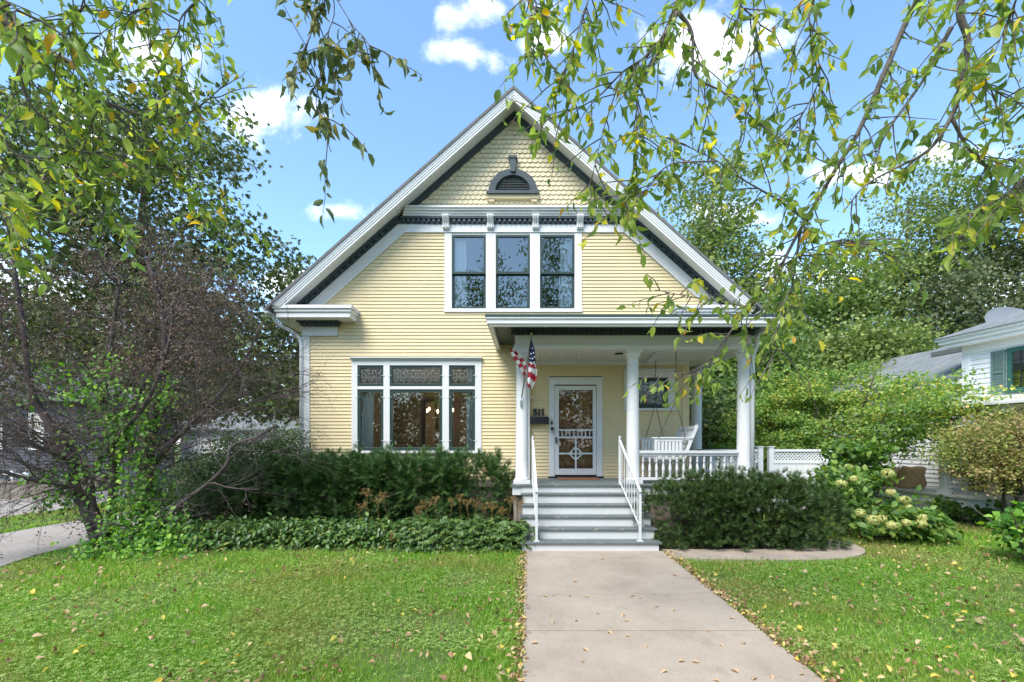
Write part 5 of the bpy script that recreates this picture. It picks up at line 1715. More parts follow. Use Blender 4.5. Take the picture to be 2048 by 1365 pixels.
# ---- woods on the right behind the house
RT = 'background trees right of the house'
tree('poplar_tree', 'tall airy poplar rising behind the right slope of the roof', 'tree', (8.0, 20.5, 0),
     [(0, 0, 12.0, 1.5, 1.4, 2.6), (.3, 0, 9.2, 2.1, 1.8, 2.2), (-.8, 0, 6.6, 2.2, 2, 2.2), (1.3, 0, 6.2, 2.0, 2, 2.2), (0, 0, 3.6, 2.2, 2, 2.0)], 430, 70, .135, M['wood1'], M['bark_grey'], 21, .2, RT, .3, T4, .38, .7)
spec = [('dense dark green tree behind the porch corner column', (11.2, 24, 0), [(0, 0, 6.0, 3.2, 3, 2.6), (-1.4, 0, 3.2, 3.2, 3, 2.4), (1.2, 0, 8.2, 2.0, 2, 1.7)], 'wood2', 22),
        ('dark tree in the middle of the woods, behind the yellow-green shrub', (15.6, 25, 0), [(0, 0, 7.5, 3.4, 3, 2.6), (-2, 0, 4.2, 3.4, 3, 2.6), (2, 0, 5.0, 3.2, 3, 2.6), (.8, 0, 10.0, 2.4, 2.2, 1.8)], 'wood2', 23),
        ('tallest leafy tree above the white neighbour wing roof', (20.5, 25.5, 0), [(0.6, 0, 13.4, 2.8, 2.6, 3.2), (-2.2, 0, 9.0, 3.2, 3, 2.8), (2.8, 0, 10.0, 3.2, 3, 3), (0, 0, 5.4, 4, 3, 3.2)], 'wood1', 24),
        ('olive toned tree with grey limbs behind the white neighbour house', (24.5, 22.5, 0), [(-.5, 0, 12.5, 2.8, 2.6, 2.6), (-3.0, 0, 8.2, 2.6, 2.4, 2.4), (1.5, 0, 7.4, 3.4, 3, 3), (2.6, 0, 15, 2.6, 2.6, 2.6)], 'wood3', 25),
        ('low dark tree behind the fence gate', (7.2, 17.5, 0), [(0, 0, 2.6, 1.9, 1.8, 1.9), (1.5, .5, 4.4, 1.7, 1.6, 1.5), (-.9, 1, 4.0, 1.4, 1.4, 1.4)], 'wood2', 26),
        ('mid green tree with fanned leaves left of the neighbour wing roof', (13.2, 19.8, 0), [(0, 0, 4.4, 2.5, 2.2, 1.8), (-2.2, 0, 3.2, 2.0, 2, 1.8), (1.6, 0, 5.6, 1.8, 1.8, 1.2)], 'wood1', 27)]
for lab, b_, lu, mt_, sd_ in spec:
    tree('tree', lab, 'tree', b_, lu, 380, 95, .15, M[mt_], M['bark'], sd_, .26, RT, .25, T4, .5, .6)
tree('sapling', 'slim leafy sapling seen between the two right porch columns', 'sapling', (6.35, 15.2, 0), [(0, 0, 2.6, .75, .7, 1.3), (.1, 0, 1.2, .9, .8, 1.0)], 90, 34, .14, M['shrub'], M['bark'], 31, .04, None, .1)
# ---- shrubs on the right
tree('shrub', 'large yellow-green shrub behind the white lattice fence', 'shrub', (8.9, 13.6, 0),
     [(-.4, 0, 2.4, 1.8, 1.4, 1.2), (-1.9, 0, 2.0, 1.3, 1.2, 1.2), (1.0, -.7, 2.55, 1.2, 1.0, .95), (.2, 0, 3.3, 1.2, 1.0, .8), (-2.4, .3, 1.2, 1.1, 1.1, 1.0), (-1.1, 0, 3.0, 1.0, .8, .9), (-.8, -.3, 1.3, 1.2, 1.0, .9), (.9, -2.5, 2.6, .95, .7, .8), (1.1, -1.4, 3.0, 1.0, .7, .7), (.2, -1.8, 2.3, .9, .7, .8), (1.6, -2.7, 2.3, .6, .6, .7)],
     760, 62, .068, M['euon'], M['bark'], 41, .06, None, .08, T4, .2, .3, 1.0, shell=.6, trunks=5)
tree('shrub', 'rust tinged shrub at the right edge before the neighbour porch', 'shrub', (10.05, 9.6, 0),
     [(0.1, 0, 1.75, 1.05, .9, .7), (-.7, 0, 1.6, .75, .7, .65), (.7, 0, 2.0, 1.0, .8, .55), (.2, 0, 1.4, 1.2, .9, .55)], 360, 70, .045, M['rusty'], M['bark'], 42, .04, None, .1, T4, .15, .5, 1.0, trunks=3)
tree('shrub', 'low bright green shrub cut by the right edge, beside the lawn', 'shrub', (7.75, 6.9, 0), [(0, 0, .5, .5, .5, .42), (.3, 0, .85, .45, .4, .35)], 60, 30, .09, M['vine'], M['bark'], 43, .02, None, .1, T8, .12, .5, 1.0, trunks=3)
tree('shrub', 'leafy green bush between fence end and hydrangea', 'shrub', (7.3, 10.6, 0), [(0, 0, 1.0, .75, .6, .6), (.2, 0, 1.5, .5, .5, .4)], 60, 30, .12, M['hyd_leaf'], M['bark'], 44, .03, None, .1, T8, .15, .5, 1.0, trunks=3)
tree('shrub', 'loose small-leaved shrub at the left end of the yew hedge', 'shrub', (-6.7, 10.6, 0),
     [(0, 0, .9, 1.1, .8, .8), (-.8, -.3, .6, .8, .7, .6), (.9, 0, 1.2, .9, .7, .75), (.2, -.5, .5, 1.3, .7, .5), (.3, .1, 1.55, .9, .6, .5), (-.5, .1, 1.15, .9, .6, .5), (1.0, .1, 1.75, .5, .5, .4)], 520, 56, .05, M['shrub'], M['twig'], 45, .03, None, .08, T4, .15, .6, .8, trunks=5)
tree('shrub', 'thin twiggy shrub against the left corner board of the house', 'shrub', (-5.45, 10.35, 0), [(0, 0, 1.3, .45, .3, .65), (.2, 0, 1.8, .4, .3, .35)], 60, 26, .045, M['shrub'], M['twig'], 46, .02, None, .1, T4, .12, .8, .8, trunks=4)

# foundation plants along the neighbour porch
for i, (x, y) in enumerate(((10.2, 11.4), (10.55, 10.5), (10.75, 9.9), (11.0, 9.2))):
    tree('plant', ('low dark fern at the far end of the lattice skirt', 'second low plant along the lattice skirt', 'leafy low plant at the middle of the lattice skirt', 'bushy low plant at the near end of the lattice skirt')[i], 'plant',
         (x - .25, y - .3, 0), [(0, 0, .22, .42, .4, .25)], 28, 24, .085, M['hyd_leaf'], M['bark'], 50 + i, .01, 'plants along the neighbour porch', .1, T8, .1, .5, 1.0, trunks=2)

# ---- hydrangea with round flower heads
hy = empty('hydrangea', (6.55, 8.95, 0), 'hydrangea bush with pale green-yellow flower heads beyond the yew', 'hydrangea')
r = np.random.default_rng(61); rr = random.Random(61)
cs = []
while len(cs) < 170:
    d = r.normal(size=3); d /= np.linalg.norm(d); d[2] = abs(d[2])
    lob = [(-.35, .3, .35, .65, .5, .85), (.35, -.1, .1, .75, .55, .55), (.75, -.3, 0, .45, .45, .35)][rr.randrange(3)]
    p = np.array(lob[:3]) + d * np.array(lob[3:]) * (.55 + .5 * r.random())
    cs.append(p + np.array([6.55, 8.95, .12]))
cs = np.array(cs)
n = len(cs) * 9
C = np.repeat(cs, 9, 0) + r.normal(size=(n, 3)) * .1
C[:, 2] = np.maximum(C[:, 2], .04)
o_ = unit(C - np.array([6.6, 9.1, .3]))
L = .10 + .07 * r.random(n)
bulk('leaves', T8, C, o_ + r.normal(size=(n, 3)) * .5 + np.array([0, 0, -.3]), unit(o_ + np.array([0, -.2, .7]) + r.normal(size=(n, 3)) * .35), L, L * .75, M['hyd_leaf'], hy)
mb = MB()
for i in range(22):
    q = cs[rr.randrange(len(cs))]
    mb.tube(bend(rr, (6.55 + rr.uniform(-.3, .3), 9.0, 0), q, 4, .05), [.009, .008, .007, .006, .005], 5, False)
mb.build('stem', M['bark'], hy)
for (px, py, D, k) in ((1683, 968, 8.6, .105), (1776, 947, 8.7, .115), (1782, 985, 8.6, .09), (1810, 1000, 8.5, .09), (1816, 1015, 8.5, .08), (1746, 1040, 8.15, .115), (1763, 1038, 8.2, .085), (1784, 1051, 8.1, .10), (1812, 1046, 8.1, .08), (1842, 1048, 8.2, .10), (1845, 1036, 8.25, .08), (1720, 1026, 8.2, .09), (1708, 958, 8.9, .08), (1697, 935, 9.6, .085)):
    c = np.array(P(px, py, D)); m = 110
    d = rnd_unit(r, m)
    bulk('flower_head', T8, c + d * k * np.array([1, 1, .8]) * (.75 + .25 * r.random((m, 1))), np.cross(d, rnd_unit(r, m)), d, .045, .038, M['hyd_fl'], hy)


# ---- yews
def yew(name, label, lumps, n, ln, mat, seed, cat='yew', droop=0.0, per=9):
    r = np.random.default_rng(seed)
    base = (lumps[0][0], lumps[0][1], 0)
    t = empty(name, base, label, cat)
    vol = np.array([l[3] * l[4] + l[3] * l[5] for l in lumps])
    pk = r.choice(len(lumps), n, p=vol / vol.sum())
    Lm = np.array(lumps)[pk]
    d = rnd_unit(r, n)
    d[:, 1] -= .25; d[:, 2] += .15; d = unit(d)
    e = np.abs(d) ** .72 * np.sign(d)                          # boxier than an egg
    e = e / np.maximum(1, np.linalg.norm(e, axis=1, keepdims=True) * .86)
    bump = 1 + .12 * np.sin(d[:, 0] * 11 + Lm[:, 0] * 5) * np.cos(d[:, 2] * 10 + d[:, 1] * 7) + .11 * np.sin(d[:, 0] * 21 + d[:, 2] * 17 + d[:, 1] * 13)
    rad = (.62 + .40 * np.sqrt(r.random(n))) * bump
    C = Lm[:, :3] + e * rad[:, None] * Lm[:, 3:6]
    tall = r.random(n) < .14
    C[tall] += d[tall] * (.05 + .13 * r.random((int(tall.sum()), 1)))
    C[:, 2] = np.maximum(C[:, 2], .05 + .1 * r.random(n))
    ax = unit(d + r.normal(size=(n, 3)) * .25 + np.array([0, -.1, .45 - droop]))
    C = np.repeat(C, per, 0); ax = np.repeat(ax, per, 0); m = n * per
    U = unit(ax + r.normal(size=(m, 3)) * .5)
    Nn = unit(np.array([0, -.3, 1.0]) + r.normal(size=(m, 3)) * .5)
    L = np.repeat(ln * (.7 + .6 * r.random(n)), per) * (.65 + .6 * r.random(m))
    bulk('foliage', TS, C - ax * L[:, None] * .3 + r.normal(size=(m, 3)) * ln * .12, U, Nn, L, L * .85, mat, t)
    rr = random.Random(seed)
    mb = MB()
    for l in lumps:
        for k in range(9):
            q = (l[0] + rr.uniform(-.8, .8) * l[3], l[1] + rr.uniform(-.6, .6) * l[4], l[2] + rr.uniform(0, .6) * l[5])
            mb.tube(bend(rr, (l[0] + rr.uniform(-.2, .2), l[1], 0), q, 4, .06), [.02, .017, .014, .01, .007], 5, False)
    mb.build('stem', M['bark'], t)
    return t


yew('yew_bush', 'wide dark green clipped yew in front of the balustrade, right of steps', [(3.9, 8.35, .58, 1.15, .62, .66), (2.85, 8.35, .55, .85, .6, .64), (4.75, 8.35, .52, .75, .6, .62), (3.3, 8.45, .7, .7, .5, .62), (4.4, 8.45, .68, .7, .5, .62)], 2900, .085, M['yew'], 71)
yew('yew_hedge', 'long feathery dark green yew hedge under the parlour window', [(-1.2, 9.7, .85, .9, .65, .75), (-1.95, 9.7, .8, .8, .65, .72), (-3.2, 9.65, .8, .8, .65, .72), (-4.4, 9.65, .72, .8, .65, .7),  (-2.6, 9.75, .82, 1.0, .65, .78), (-3.9, 9.75, .78, 1.0, .65, .78), (-5.0, 9.75, .70, .95, .65, .74), (-5.9, 9.65, .5, .8, .6, .5)], 4000, .14, M['yew_hedge'], 72, 'hedge', .25, 8)

# ---- leafy beds before the hedge
def bed(name, label, cat, pts, n, leaf, mat, seed, T=TP, hmax=.4, kind=None):
    r = np.random.default_rng(seed)
    t = empty(name, (pts[0][0], pts[0][1], 0), label, cat)
    if kind:
        t['kind'] = kind
    pk = np.array(pts)[r.integers(0, len(pts), n)]
    d = rnd_unit(r, n); d[:, 2] = np.abs(d[:, 2])
    rad = (.55 + .5 * np.sqrt(r.random(n)))[:, None]
    C = np.stack([pk[:, 0], pk[:, 1], np.zeros(n)], 1) + d * rad * np.stack([pk[:, 2], pk[:, 3], pk[:, 4]], 1)
    C[:, 2] = np.maximum(C[:, 2], .03)
    U = unit(d * np.array([1, 1, .2]) + r.normal(size=(n, 3)) * .5 + np.array([0, -.25, -.35]))
    Nn = unit(d + np.array([0, -.15, .8]) + r.normal(size=(n, 3)) * .3)
    L = leaf * (.6 + .8 * r.random(n))
    bulk('leaves', T, C, U, Nn, L, L * (1.0 if T is TP else .62), mat, t)
    rr = random.Random(seed); mb = MB()
    for k in range(60):
        i = rr.randrange(n)
        mb.tube([(pk[i, 0] + rr.uniform(-.1, .1), pk[i, 1], 0), tuple(C[i] * .5 + np.array([pk[i, 0], pk[i, 1], .1]) * .5), tuple(C[i])], [.005, .004, .003], 4, False)
    mb.build('stem', M['vine'] if False else M['astilbe'], t)
    return t


bed('leafy_plant', 'rounded leafy green perennial clump left of the front steps', 'plant', [(-.15 - .25 * i, 8.05 + .05 * (i % 3), .34, .30, .48) for i in range(9)] + [(-.55 - .3 * i, 8.4, .34, .30, .5) for i in range(6)], 5400, .085, M['bed_leaf'], 81)
bed('ground_cover', 'low dark green leafy bed along the foot of the hedge', 'ground cover', [(-2.3 - .28 * i, 8.25 + .05 * (i % 2), .36, .32, .42 + .06 * ((i * 7) % 3)) for i in range(14)] + [(-2.2 - .35 * i, 8.65, .36, .3, .40) for i in range(11)], 7200, .085, M['bed_leaf'], 82, T8, kind='stuff')
# dry flower stalks: each a plant stem with a feathery head
AST = 'dried flower stalks above the leafy bed'
for i, (px, py, D) in enumerate(((733, 985, 8.35), (757, 1000, 8.3), (768, 990, 8.4), (722, 1010, 8.3), (852, 1008, 8.3), (868, 1000, 8.3), (905, 1003, 8.35), (920, 995, 8.35), (934, 1006, 8.3), (952, 1004, 8.3), (968, 1012, 8.25), (985, 1010, 8.25), (1005, 1020, 8.2), (1022, 1000, 8.2), (1040, 1004, 8.15), (785, 1075, 7.95), (880, 1070, 7.95), (838, 1020, 8.2))):
    rr = random.Random(900 + i); r = np.random.default_rng(900 + i)
    top = P(px, py, D)
    b0 = Vector((top.x + rr.uniform(-.12, .12), D + .08, .05))
    t = empty('flower_stalk', tuple(b0), 'dry brown feathery flower stalk standing above the leafy bed before the yew hedge', 'flower stalk', AST)
    mb = MB(); mb.tube(bend(rr, b0, top, 4, .03), [.005, .0045, .004, .0035, .003], 5, False)
    C = []
    for k in range(14):
        a = rr.uniform(0, 2 * pi); q = top + Vector((cos(a) * rr.uniform(.02, .11), sin(a) * rr.uniform(.02, .10), rr.uniform(-.06, .06)))
        mb.tube([top - Vector((0, 0, rr.uniform(.03, .14))), q], [.0025, .0018], 3, False)
        C += [tuple(q + Vector((rr.gauss(0, .012), rr.gauss(0, .012), rr.gauss(0, .01)))) for _ in range(8)]
    mb.build('stem', M['astilbe'], t)
    C = np.array(C)
    bulk('flower_head', T4, C, rnd_unit(r, len(C)), rnd_unit(r, len(C)), .022, .014, M['astilbe'], t)

# ================================================================== bare many-stemmed shrub on the left lawn
def poly3(pts):
    return [P(px, py, D) for px, py, D in pts]


def grow(mb, rng, a, d, L, r0, level, tips, kink=.22, gravity=0.0, sides=(7, 5, 4, 3, 3), maxlev=4, nb=(6, 5, 4, 3), upb=.1):
    """one twig and its side twigs"""
    k = 4 if level < 3 else 3
    pts = [Vector(a)]
    d = Vector(d).normalized()
    for i in range(k):
        d = (d + Vector((rng.gauss(0, kink), rng.gauss(0, kink), rng.gauss(0, kink) + upb - gravity * i))).normalized()
        pts.append(pts[-1] + d * L / k)
    mb.tube(pts, [r0 * (1 - .65 * i / k) for i in range(k + 1)], sides[min(level, 4)], False)
    if level >= maxlev:
        tips.append((pts[-1], d))
        return
    for j in range(nb[min(level, len(nb) - 1)]):
        t = rng.uniform(.25, 1)
        i = min(int(t * k), k - 1)
        p = pts[i].lerp(pts[i + 1], t * k - i)
        ax = Vector((rng.gauss(0, 1), rng.gauss(0, 1), rng.gauss(0, .8)))
        nd = (d * .75 + ax.normalized() * .8).normalized()
        grow(mb, rng, p, nd, L * rng.uniform(.42, .68), r0 * (1 - .65 * t) * .6, level + 1, tips, kink, gravity, sides, maxlev, nb, upb)


def resample_path(pts, step):
    out = [Vector(pts[0])]
    for a, b in zip(pts[:-1], pts[1:]):
        n = max(1, int((b - a).length / step))
        out += [a.lerp(b, (i + 1) / n) for i in range(n)]
    return out


def smooth_path(pts, n=4):
    """Catmull-Rom through the points"""
    p = [pts[0] * 2 - pts[1]] + list(pts) + [pts[-1] * 2 - pts[-2]]
    out = []
    for i in range(1, len(p) - 2):
        for k in range(n):
            t = k / n
            out.append(.5 * ((2 * p[i]) + (p[i + 1] - p[i - 1]) * t + (2 * p[i - 1] - 5 * p[i] + 4 * p[i + 1] - p[i + 2]) * t * t + (3 * p[i] - p[i - 1] - 3 * p[i + 1] + p[i + 2]) * t ** 3))
    out.append(Vector(pts[-1]))
    return out


dead = empty('bare_shrub', (X(215, 8.1), 8.1, 0), 'bare many-stemmed dark shrub overgrown with vines on the left lawn', 'shrub')
rng = random.Random(33)
stems = [([(198, 1092, 8.1), (175, 1030, 8.05), (152, 980, 8.0), (144, 920, 8.0), (89, 834, 7.9), (60, 770, 7.8), (45, 640, 7.8), (25, 520, 7.7)], .095),
         ([(212, 1088, 8.15), (205, 1060, 8.1), (184, 1010, 8.1), (178, 956, 8.1), (150, 905, 8.2), (110, 850, 8.5), (70, 800, 8.8)], .085),
         ([(179, 960, 8.1), (200, 924, 8.1), (238, 872, 8.0), (293, 806, 7.9), (335, 700, 7.8), (350, 590, 7.7)], .055),
         ([(216, 1085, 8.2), (225, 1000, 8.25), (228, 940, 8.3), (215, 850, 8.4), (206, 800, 8.4), (222, 690, 8.4), (240, 560, 8.3)], .085),
         ([(173, 988, 8.05), (135, 972, 7.8), (68, 961, 7.5), (0, 942, 7.2), (-60, 925, 7.0)], .05),
         ([(250, 1090, 8.2), (303, 1066, 8.2), (357, 1012, 8.15), (415, 969, 8.1), (454, 929, 8.0), (464, 893, 8.0), (519, 872, 7.95), (554, 850, 7.9)], .055),
         ([(285, 1085, 8.5), (295, 1000, 8.5), (300, 900, 8.5), (312, 800, 8.5), (330, 660, 8.5), (295, 520, 8.4)], .11),
         ([(298, 940, 8.5), (350, 880, 8.3), (430, 800, 8.2), (490, 720, 8.2), (520, 650, 8.2)], .05),
         ([(228, 950, 8.3), (260, 850, 8.6), (300, 740, 8.8), (370, 640, 8.9), (420, 560, 8.9)], .05),
         ([(146, 925, 8.0), (90, 900, 7.6), (20, 870, 7.3), (-60, 850, 7.0)], .045),
         ([(300, 900, 8.5), (380, 850, 8.6), (460, 820, 8.8), (540, 790, 9.0)], .045)]
wood = MB(); fine = MB(); tips = []
for q, (pts, r0) in enumerate(stems):
    path = smooth_path(poly3(pts), 4)
    n = len(path)
    path[0].z = min(path[0].z, .0) if q in (0, 1, 3, 5, 6) else path[0].z
    wood.tube(path, [r0 * (1 - .72 * i / (n - 1)) for i in range(n)], 9)
    for i, p in enumerate(resample_path(path, .085)):
        t = i / max(1, n)
        if p.z < 1.0 and q != 5:
            continue
        if rng.random() > .74:
            continue
        if p.x > -4.75 or (p.x > -6.6 and p.z < 2.2 and rng.random() < .55):
            continue
        out = Vector((p.x + 6.9, (p.y - 8.3) * 1.3, .25 if p.z < 2.6 else .55))
        d = (out.normalized() * .9 + Vector((rng.gauss(0, .7), rng.gauss(0, .8), rng.gauss(0, .45)))).normalized()
        L = rng.uniform(.7, 1.55) * (1 if p.z < 3.6 else .7)
        grow(fine if rng.random() < .42 else wood, rng, p, d, L, .013, 1, tips, .16, .03, maxlev=3, nb=(0, 8, 6), upb=.03)
wood.build('stem', M['twig'], dead)
fine.build('twigs', M['twig_pale'], dead)
r = np.random.default_rng(34)
tp = np.array([tuple(t[0]) for t in tips])
k = (r.random(len(tp)) < np.where((tp[:, 2] > 3.0) & (tp[:, 0] > -9.6), .85, .22)) & (tp[:, 0] < -4.7)
C = np.repeat(tp[k], 4, 0); n = len(C)
C = C + r.normal(size=(n, 3)) * .05
bulk('withered_leaves', T4, C, r.normal(size=(n, 3)) + np.array([0, 0, -1.0]), rnd_unit(r, n), .05, .026, M['dead_leaf'], dead)

vine = empty('climbing_vine', (X(270, 8), 8.0, 0), 'bright green vine climbing the stems of the bare shrub', 'vine')
cs = []
for (px, py, D, sx, sz, m) in ((290, 1075, 7.95, .34, .2, 40), (290, 1106, 7.75, .42, .12, 40), (205, 1122, 7.6, .4, .06, 12), (278, 1020, 8.1, .18, .3, 34), (272, 960, 8.1, .17, .3, 26), (240, 890, 8.2, .32, .3, 30), (225, 830, 8.2, .42, .25, 34), (180, 780, 8.0, .5, .15, 14), (290, 790, 8.1, .35, .25, 14), (150, 960, 8.0, .14, .2, 12), (150, 990, 7.9, .15, .1, 6), (120, 740, 8.0, .3, .1, 7), (235, 740, 8.2, .3, .2, 10), (330, 1060, 8.0, .3, .15, 14), (310, 880, 8.3, .2, .25, 10), (15, 795, 7.6, .12, .1, 3), (100, 1000, 7.8, .15, .06, 4)):
    c = np.array(P(px, py, D))
    cs.append(c + r.normal(size=(m, 3)) * np.array([sx, .22, sz]))
cs = np.concatenate(cs); cs[:, 2] = np.maximum(cs[:, 2], .06)
n = len(cs) * 15
C = np.repeat(cs, 15, 0) + r.normal(size=(n, 3)) * .11
C[:, 2] = np.maximum(C[:, 2], .03)
L = .045 + .055 * r.random(n)
bulk('leaves', T8, C, r.normal(size=(n, 3)) * .7 + np.array([0, -.2, -.5]), unit(r.normal(size=(n, 3)) * .5 + np.array([0, -.6, .8])), L, L * .8, M['vine'], vine)
mb = MB(); rr = random.Random(4)
for i in range(26):
    a = cs[rr.randrange(len(cs))]
    mb.tube(bend(rr, (X(262, 8.1) + rr.uniform(-.15, .15), 8.1, 0), a, 5, .05), .006, 4, False)
mb.build('stem', M['bark'], vine)

TQ = (T8[0] * np.array([.92, .8, 1.0]) + np.array([[0, 0, -.32 * u * u] for u in T8[0][:, 0]]), T8[1])
TW = (T8[0] * np.array([1.0, .85, 4.2]) + np.array([[0, .12 * sin(3 * u), .1 * u] for u in T8[0][:, 0]]), T8[1])
# ================================================================== trees close by, their boughs hanging into the view
def near_tree(name, label, base, fork, limbs, seed, mat, leaf, group=None, extra=(), dens=1.0, per=(5, 9)):
    rng = random.Random(seed); r = np.random.default_rng(seed)
    t = empty(name, base, label, 'tree', group)
    wood = MB()
    base, fork = Vector(base), Vector(fork)
    wood.tube(bend(rng, base - Vector((0, 0, .1)), fork, 6, .02), [.24, .21, .19, .18, .17, .165, .16], 10)
    C, U = [], []
    for pts, r0, link, twigs in limbs:
        path = [P(*p) for p in pts]
        full = [Vector(l) for l in link] + path
        sp = smooth_path(full, 5)
        n = len(sp)
        wood.tube(sp, [max(.003, r0 * .68 * (1 - .90 * (i / (n - 1)) ** .7)) for i in range(n)], 7)
        step = resample_path(sp[len(link) * 5 - 3 if link else 2:], .027)
        for i, p in enumerate(step):
            tt = i / max(1, len(step) - 1)
            if rng.random() > twigs * dens:
                continue
            dirn = (step[min(i + 1, len(step) - 1)] - step[max(0, i - 1)])
            dirn = dirn.normalized() if dirn.length > 1e-6 else Vector((0, 0, -1))
            d = (dirn * .7 + Vector((rng.gauss(0, .7), rng.gauss(0, .6), rng.gauss(-.15, .6)))).normalized()
            L = rng.uniform(.18, .52)
            q = [p]
            for s in range(4):
                d = (d + Vector((rng.gauss(0, .16), rng.gauss(0, .16), rng.gauss(-.12, .12)))).normalized()
                q.append(q[-1] + d * L / 4)
            wood.tube(q, [.0055, .0045, .0038, .003, .002], 4, False)
            m = rng.randint(*per)
            for k in range(m):
                s = .18 + .82 * (k + rng.random()) / m
                j = min(3, int(s * 4))
                c = q[j].lerp(q[j + 1], s * 4 - j)
                sd = d.cross(Vector((0, 0, 1)))
                u = d * .35 + sd * (1 if k % 2 else -1) * .6 + Vector((rng.gauss(0, .4), rng.gauss(0, .4), -.5 + rng.gauss(0, .4)))
                C.append(tuple(c + u.normalized() * .012)); U.append(tuple(u))
    wood.build('trunk', M['bark_grey'], t)
    for (cx, cy, cz, sx, sy, sz, m) in extra:                    # crown above the picture
        for k in range(m):
            C.append((cx + rng.gauss(0, sx), cy + rng.gauss(0, sy), cz + rng.gauss(0, sz))); U.append((rng.gauss(0, .6), rng.gauss(0, .6), -.5))
    C, U = np.array(C), np.array(U); n = len(C)
    Nn = unit(r.normal(size=(n, 3)) * .9 + np.array([0, -.45, .35]))
    L = leaf * (.5 + .8 * r.random(n)); Wd = L * (.44 + .24 * r.random(n))
    half = r.random(n)
    for lo_, hi_, tm in ((0, .4, T8), (.4, .75, TQ), (.75, 1.01, TW)):   # flat, curled and folded leaves
        k = (half >= lo_) & (half < hi_)
        bulk('leaves', tm, C[k], U[k], Nn[k], L[k], Wd[k], mat, t)
    return t


rf = (3.75, 1.5, 4.2)
up1 = [rf, (3.6, 2.5, 5.5), (3.2, 3.2, 5.75)]
up2 = [rf, (3.3, 2.0, 5.3), (2.2, 2.8, 5.6), (1.5, 3.2, 5.55)]
up0 = [rf, (2.8, 1.7, 5.2), (1.2, 2.4, 5.7), (.4, 3.0, 5.6)]
right_limbs = [
    ([(1835, 0, 3.5), (1774, 134, 3.55), (1718, 262, 3.6), (1668, 345, 3.65), (1596, 468, 3.75), (1557, 540, 3.8), (1512, 601, 3.9), (1462, 663, 4.0), (1423, 713, 4.05), (1380, 745, 4.1), (1312, 747, 4.15)], .046, up1, .5),
    ([(1924, -10, 3.2), (1935, 84, 3.25), (1919, 184, 3.3), (1900, 239, 3.35), (1857, 301, 3.4), (1796, 334, 3.45), (1730, 372, 3.5), (1690, 420, 3.55)], .058, [rf, (3.7, 2.4, 5.3), (3.2, 3.0, 5.45)], .4),
    ([(1356, 0, 3.4), (1353, 30, 3.4), (1330, 66, 3.4), (1295, 111, 3.45), (1245, 145, 3.5), (1195, 195, 3.55), (1135, 225, 3.6), (1083, 245, 3.6)], .034, up2, .75),
    ([(1356, 24, 3.4), (1384, 67, 3.4), (1390, 150, 3.4), (1445, 184, 3.45), (1484, 217, 3.5), (1520, 255, 3.6)], .026, [], .7),
    ([(1332, 64, 3.4), (1306, 128, 3.45), (1276, 178, 3.5), (1273, 278, 3.5), (1267, 345, 3.5), (1250, 380, 3.5)], .018, [], .75),
    ([(1612, 440, 3.75), (1557, 401, 3.65), (1490, 362, 3.6), (1434, 323, 3.55), (1356, 284, 3.5)], .020, [], .65),
    ([(1902, 56, 3.3), (1846, 161, 3.4), (1780, 256, 3.5), (1740, 330, 3.6)], .026, [], .6),
    ([(1601, 460, 3.75), (1590, 535, 3.8), (1579, 590, 3.8), (1557, 657, 3.85), (1545, 720, 3.85)], .018, [], .7),
    ([(1947, 150, 3.3), (2002, 189, 3.2), (2060, 220, 3.1)], .018, [], .9),
    ([(1905, 239, 3.35), (1935, 295, 3.4), (1980, 345, 3.45), (1975, 420, 3.5), (1930, 460, 3.5)], .02, [], .85),
    ([(1560, 535, 3.8), (1620, 500, 3.8), (1690, 480, 3.8), (1760, 500, 3.8)], .014, [], .85),
    ([(1500, 615, 3.9), (1420, 600, 3.95), (1360, 590, 4.0), (1310, 580, 4.0)], .012, [], .8),
    ([(1180, -30, 3.3), (1165, 30, 3.3), (1150, 85, 3.3), (1135, 130, 3.35), (1115, 165, 3.4)], .016, up0, .8),
    ([(1060, -30, 3.2), (1070, 20, 3.2), (1062, 60, 3.2), (1058, 95, 3.2)], .012, [(.4, 3.0, 5.6)], .75),
    ([(1480, -20, 3.3), (1520, 50, 3.35), (1500, 130, 3.4), (1520, 200, 3.45)], .014, [(1.9, 3.0, 5.5)], .75),
    ([(1640, -20, 3.3), (1620, 60, 3.3), (1640, 150, 3.4), (1600, 240, 3.5), (1570, 300, 3.5)], .014, [(2.6, 3.2, 5.6)], .7),
    ([(2040, -20, 3.0), (2000, 80, 3.05), (1970, 150, 3.1)], .014, [(3.4, 3.0, 5.3)], .85),
    ([(2070, 330, 3.3), (2010, 390, 3.3), (1960, 420, 3.35), (1915, 440, 3.4)], .012, [(3.6, 2.9, 4.2)], .9),
    ([(1245, 145, 3.5), (1210, 250, 3.55), (1190, 330, 3.55), (1180, 375, 3.6)], .010, [], .6),
    ([(1434, 323, 3.55), (1340, 330, 3.5), (1290, 380, 3.5), (1250, 400, 3.5)], .012, [], .9),
]
near_tree('cherry_tree', 'close leafy tree with yellowing leaves, its limbs hanging in from the upper right', (3.9, 1.2, 0), rf, right_limbs, 91, M['leaf_front'], .086, 'close trees framing the view',
          [(2.8, 2.2, 6.6, 1.3, .9, .5, 260), (4.6, 2.0, 5.8, .7, 1.2, .9, 260)], 1.0)
lf = (-4.4, 1.3, 4.0)
